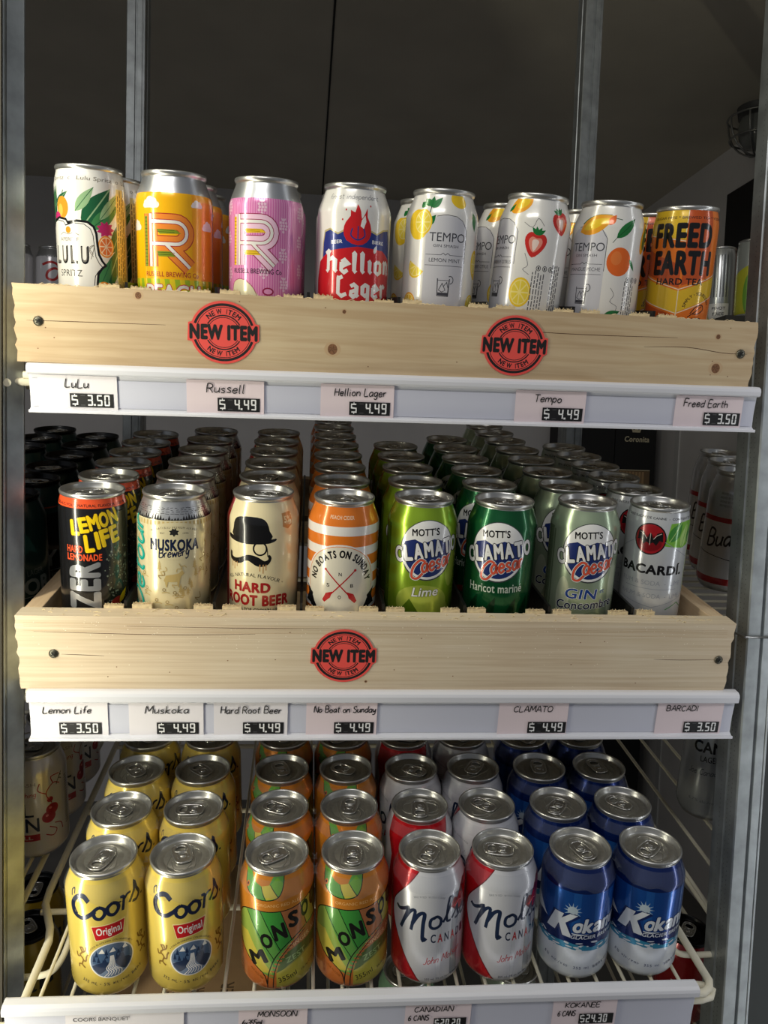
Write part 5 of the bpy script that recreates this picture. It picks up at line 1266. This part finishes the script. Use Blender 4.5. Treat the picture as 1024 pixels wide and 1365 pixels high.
# ------------------------------------------------------------------ six-pack yokes
def yoke(x1, x2, rows, s0, label):
    t = thing('six_pack_ring', label, 'plastic ring', inf(FB, 0, 0, .0012), 'clear six-pack rings')
    prof = can_profile(33, 122)
    sh = math.tan(rad(1.5))*.012
    for k in range(rows):
        for x in (x1, x2):
            mb = MB(); n = 72; rows_ = []
            for j, z in enumerate((113.6, 111.5, 109, 106.5, 104)):
                ring = []
                for i in range(n):
                    a = 2*pi*i/n
                    front = max(0, cos(a))**.6 if k == 0 else .0
                    zz = z-(j/4)*(front*(5.0+1.2*sin(7*a)+.8*sin(13*a+k)))
                    r = (prof_r(prof, zz)+.75+.35*(j == 4))*.001
                    ring.append((x+sh+r*sin(a), s0+k*.0668-r*cos(a), zz*.001))
                rows_.append(ring)
            vs = [q for r_ in rows_ for q in r_]
            mb.add(vs, [(j*n+i, j*n+(i+1) % n, (j+1)*n+(i+1) % n, (j+1)*n+i) for j in range(4) for i in range(n)], RING, True)
            mb.build('ring', t)
    def web(p, q, w):
        mb = MB()
        d = Vector((q[0]-p[0], q[1]-p[1], 0)); L = d.length; d.normalize(); nn = Vector((-d.y, d.x, 0)); n = 10; vs = []
        for i in range(n+1):
            f = i/n; ww = w*(.62+.38*abs(2*f-1)**2); c = Vector(p)+(Vector(q)-Vector(p))*f; c.z += -.0012*(1-(2*f-1)**2)
            for sg in (-1, 0, 1): vs.append(tuple(c+nn*ww*sg+Vector((0, 0, -.0007 if sg else 0))))
        mb.add(vs, [(3*i+j, 3*i+j+1, 3*i+4+j, 3*i+3+j) for i in range(n) for j in (0, 1)], RING, True)
        for sg in (0, 2): mb.tube([Vector(vs[3*i+sg]) for i in range(n+1)], .0005, RING, 6)
        mb.build('web', t)
    z = .1085
    for k in range(rows):
        s = s0+k*.0668
        web((x1+sh+.0316, s-.006, z), (x2+sh-.0316, s-.006, z), .007)
        web((x1+sh+.0316, s+.011, z), (x2+sh-.0316, s+.011, z), .004)
        if k < rows-1:
            for x in (x1, x2): web((x+sh, s+.0316, z), (x+sh, s+.0668-.0316, z), .009)
for a, nm in (('c', 'yellow'), ('m', 'orange and green'), ('o', 'silver and red'), ('k', 'blue')):
    yoke(BOTX[a+'1'], BOTX[a+'2'], 3, 0, 'clear six-pack ring around the front pack of %s cans' % nm)
    yoke(BOTX[a+'1'], BOTX[a+'2'], 1, 3*.0668, 'clear six-pack ring on the rear pack of %s cans' % nm)

# ------------------------------------------------------------------ neighbouring racks
DG = 'dark green can left of the middle tray'
dor, dy = d_dark('or'), d_dark('y')
for k in range(6):
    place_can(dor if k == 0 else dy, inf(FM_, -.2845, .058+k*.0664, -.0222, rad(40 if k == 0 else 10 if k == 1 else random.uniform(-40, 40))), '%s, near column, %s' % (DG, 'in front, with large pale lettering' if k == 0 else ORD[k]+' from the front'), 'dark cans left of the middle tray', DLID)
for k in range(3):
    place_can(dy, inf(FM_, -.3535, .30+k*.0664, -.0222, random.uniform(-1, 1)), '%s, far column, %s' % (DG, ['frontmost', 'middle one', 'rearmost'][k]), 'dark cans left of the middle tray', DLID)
gin = d_gin()
for k in range(3):
    place_can(gin, inf(FB, -.2845, .185+k*.0668, .0004, rad(6 if k == 0 else 40)), 'white can with red berries and dark blue lettering, left of the yellow cans, %s' % ['frontmost', 'second back', 'third back'][k], 'white berry cans at the left')
m = inf(FB, .515, .232, .0002, rad(-34)) @ Matrix.Diagonal((1, 1, 1.29, 1))
place_can(d_toe(), m, 'tall white can with black script behind the right upright, below the middle tray', None)
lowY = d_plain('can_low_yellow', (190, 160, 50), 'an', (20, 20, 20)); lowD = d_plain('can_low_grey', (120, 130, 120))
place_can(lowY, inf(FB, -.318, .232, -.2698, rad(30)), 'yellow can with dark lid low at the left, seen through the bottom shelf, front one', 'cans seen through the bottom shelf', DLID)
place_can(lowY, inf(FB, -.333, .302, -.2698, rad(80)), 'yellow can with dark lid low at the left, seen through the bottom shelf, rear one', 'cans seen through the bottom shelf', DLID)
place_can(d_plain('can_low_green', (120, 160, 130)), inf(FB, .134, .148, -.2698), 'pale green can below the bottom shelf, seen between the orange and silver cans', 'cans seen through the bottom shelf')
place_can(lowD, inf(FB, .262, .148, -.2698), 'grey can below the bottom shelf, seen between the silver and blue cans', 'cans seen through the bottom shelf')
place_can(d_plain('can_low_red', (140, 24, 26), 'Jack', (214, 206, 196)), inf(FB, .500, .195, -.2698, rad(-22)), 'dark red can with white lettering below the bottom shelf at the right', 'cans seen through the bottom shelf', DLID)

# open carton lying under the yellow cans
t = thing('cardboard_carton', 'brown cardboard carton with printed words, under the bottom shelf below the yellow cans', 'carton', inf(FB, -.105, .17, -.2698))
KRAFT = mat('kraft_card', (172, 140, 102), .85, noise=(40, .08)); KR_INK = mat('kraft_print', (96, 74, 52), .85)
mb = MB(); mb.box(-.085, .085, -.09, .16, 0, .125, KRAFT)
a = Art()
for r_, wv in enumerate(("SILVER", "BREWERY", "LAGER")):
    a.text(wv, -30+r_*32, 26, 46, 15, KR_INK, .3, 90)
b0 = len(mb.v)
for tri, m_, o in a.t: mb.add([(x*.001, -.085+y*.001, .125+o*.001) for x, y in tri], [(0, 1, 2)], m_)
mb.build('box', t, fix=False)
mb = MB(); mb.box(-.084, .084, -.093, -.0905, .02, .122, KRAFT); mb.build('flap', t)

# ------------------------------------------------------------------ bottles and things further back
def bottle(mw, label, glass, prof, band=None):
    t = thing('bottle', label, 'bottle', mw)
    mb = MB(); mb.lathe(prof, glass, 48); mb.build('glass', t)
    return t
GRN = mat('green_glass_bottle', (22, 64, 22), .08, 0, .8)
K = .001
def d_tall_script():
    a = Art(); RB_ = ink((168, 28, 30)); GT = ink((96, 92, 90))
    a.rect(-100, 100, 72, 77, RB_); a.rect(-100, 100, 8, 15, RB_); a.hand("Budweiser", -42, 46, 17, BLK, 2.2, 1, 8, .3, 5, span=84)
    a.stroke([(-60, 40), (-20, 36), (40, 28)], .7, BLK)
    for i in range(4): a.text("BREWED BY OUR ORIGINAL", -18, 101-i*4, 30, 2.2, GT, .1)
    return can_body('can_tall_script', 33, 122, [(0, ink((206, 203, 200), .25)), (77, ink((196, 196, 196), .5))], a)
dts = d_tall_script()
for k in range(3):
    place_can(dts, inf(FM_, .556+.022*k, .232+k*.0668, TRAY_H+.0004, rad(-4)) @ Matrix.Diagonal((1, 1, 1.29, 1)), 'tall white can with red bands and black script behind the right upright, %s' % ('in front', 'second back', 'third back')[k], 'tall script cans at the right')

def rack(name, label, boards, posts):
    t = thing(name, label, 'rack'); o0 = None
    for (x0, x1, y0, y1, z) in boards:
        mb = MB(); mb.box(x0, x1, y0, y1, z-.018, z, mat('rack_board', (70, 68, 64), .6)); mb.build('shelf_board', t)
    for (x, y) in posts:
        mb = MB(); mb.box(x-.015, x+.015, y-.015, y+.015, 0, CZ+.75, GALV); mb.build('post', t)
rack('storage_rack', 'dark storage rack by the right wall behind the top shelf', [(.80, 1.28, 1.46, 1.72, CZ+.295), (.72, 1.28, 1.20, 1.40, CZ+.150)], [(1.265, 1.68), (1.265, 1.22)])
slim = d_plain('can_slim_plain', (200, 204, 206))
def d_tall_green():
    a = Art(); a.poly([(-60, 6), (-60, 60), (-10, 80), (16, 62), (60, 70), (60, 6)], ink((206, 206, 60))); a.ell(-4, 36, 12, 32, ink((120, 176, 60))); a.text("NO", 12, 24, 26, 16, WHT, .4); a.ell(2, 76, 8, 8, WHT)
    return can_body('can_tall_green', 29.3, 122, [(0, ink((198, 204, 200), .5))], a)
def d_tall_text():
    a = Art()
    for i in range(6): a.rect(-18+i*6, -16+i*6, 40, 108, ink((90, 92, 92)))
    a.rect(-20, 20, 6, 30, WHT); a.text("PINOT", 0, 22, 26, 5, BLK, .3); a.text("FREE", 0, 13, 22, 5, BLK, .3); a.rect(-60, -21, 4, 70, ink((206, 196, 70)))
    return can_body('can_tall_text', 29.3, 122, [(0, ink((196, 200, 200), .6))], a)
sc = Matrix.Diagonal((1, 1, 1.24, 1))
place_can(d_tall_text(), Matrix.Translation((.838, 1.56, CZ+.2955)) @ Matrix.Rotation(rad(-28), 4, 'Z') @ sc, 'slim silver can with dark print, right behind the orange can on the far rack', 'cans on the far right rack')
place_can(d_tall_green(), Matrix.Translation((.868, 1.495, CZ+.2955)) @ Matrix.Rotation(rad(-28), 4, 'Z') @ sc, 'slim green and yellow can on the far rack, beside the green bottle', 'cans on the far right rack')
gp = [(.027, 0), (.0305, .003), (.031, .01), (.031, .11), (.0295, .13), (.024, .15), (.017, .168), (.0135, .185), (.013, .22), (.0142, .222), (.0142, .23), (.001, .231)]
t = bottle(Matrix.Translation((.782, 1.30, CZ+.1505)), 'dark green glass bottle at the right end of the top shelf, behind the upright', GRN, gp)
mb = MB(); mb.lathe([(.0145, .221), (.0150, .224), (.0140, .233), (.001, .234)], mat('foil_gold', (170, 150, 90), .3, .8), 24); mb.build('cap', t)
t = thing('cardboard_carton', 'reddish brown cardboard carton behind the green bottle at the right', 'carton', Matrix.Translation((.965, 1.64, CZ+.2955)) @ Matrix.Rotation(rad(-12), 4, 'Z'))
mb = MB(); P = [(-.03, 0), (.06, 0), (.06, .19), (.0, .19), (-.018, .165), (-.03, .10)]
n = len(P); mb.add([(x, -.04, z) for x, z in P]+[(x, .04, z) for x, z in P], [(i, (i+1) % n, n+(i+1) % n, n+i) for i in range(n)]+[tuple(range(n)), tuple(range(n, 2*n))[::-1]], mat('reddish_card', (150, 96, 78), .8)); mb.build('box', t)
mb = MB(); mb.box(.0, .012, -.0405, -.0402, .10, .15, KRAFT); mb.build('label', t)

# black panel on the right wall
o = (lambda mb: (mb.box(XR-.02, XR-.0005, 1.62, 2.375, CZ+.32, CZ+.847, mat('black_panel', (12, 12, 13), .5)), mb.build('wall_panel'))[1])(MB())
setp(bevel(o, .003), label='black rectangular panel mounted high on the right wall', category='panel')

# rack with cans behind the left upright
rack('storage_rack', 'dark storage rack far back at the left behind the leafy can', [(-1.25, -.44, 1.60, 1.90, CZ+.290)], [(-1.23, 1.62), (-1.23, 1.88)])
wr = d_whitered()
for k, x in enumerate((-.606, -.539, -.472)):
    place_can(wr, Matrix.Translation((x, 1.72+.02*k, CZ+.2905)) @ Matrix.Rotation(rad((-60, 12, 30)[k]), 4, 'Z'), 'white can with red script on the far left rack, %s' % ('leftmost of three', 'middle one of three', 'rightmost of three')[k], 'white and red cans far left')

# stacked beer cases by the right wall
CASE = mat('black_case_card', (16, 16, 18), .7); CREAM = mat('case_cream', (200, 190, 160), .7); TANC = mat('case_tan', (120, 98, 72), .8)
def case(x0, x1, y0, y1, z0, z1, label, front):
    t = thing('beer_case', label, 'carton', Matrix.Translation(((x0+x1)/2, y0, z0)), 'black cases by the right wall')
    w = x1-x0; mb = MB(); mb.box(-w/2, w/2, 0, y1-y0, 0, z1-z0, CASE)
    a = Art(); front(a, w*1000, (z1-z0)*1000); a.flat(mb, y0=-.0003); mb.build('box', t, fix=False)
def f_cor(a, w, h):
    a.text("Coronita", 4, h-72, 92, 20, CREAM, .45, 0, .1)
    a.poly([(-14, h-48), (-18, h-34), (-8, h-40), (0, h-28), (8, h-40), (18, h-34), (14, h-48)], CREAM, 0)
    a.rect(-w/2+4, w/2-18, 24, 78, TANC); a.rect(-w/2+4, w/2-18, 20, 26, CREAM); a.rect(-w/2+4, w/2-18, 76, 79, CREAM)
    for i in range(9): a.rect(-w/2+8+i*12, -w/2+16+i*12, 30, 72, KRAFT)
def f_torn(a, w, h):
    for i, (u, v, l, r) in enumerate(((-20, 120, 70, -25), (0, 100, 60, -12), (-10, 80, 70, 5), (10, 60, 60, -18))):
        c, s = cos(rad(r)), sin(rad(r)); a.poly([(u-l/2*c+6*s, v-l/2*s-6*c), (u+l/2*c+6*s, v+l/2*s-6*c), (u+l/2*c-6*s, v+l/2*s+6*c), (u-l/2*c-6*s, v-l/2*s+6*c)], TANC if i % 2 else KNOT)
    a.rect(w/2-16, w/2-4, 2, 60, KRAFT)
none = lambda a, w, h: None
case(1.097, 1.248, 2.70, 2.98, CZ-.095, CZ+.165, 'black beer case with cream crown lettering, right one on top of the stack', f_cor)
case(.945, 1.094, 2.70, 2.98, CZ-.095, CZ+.18, 'torn black beer case showing brown card, left one on top of the stack', f_torn)
for k in range(3):
    case(.945, 1.248, 2.69, 2.99, .002+k*.4343, .4343+k*.4343, 'large black beer case under the smaller ones by the right wall, %s' % ('lowest', 'middle', 'uppermost')[k], none)
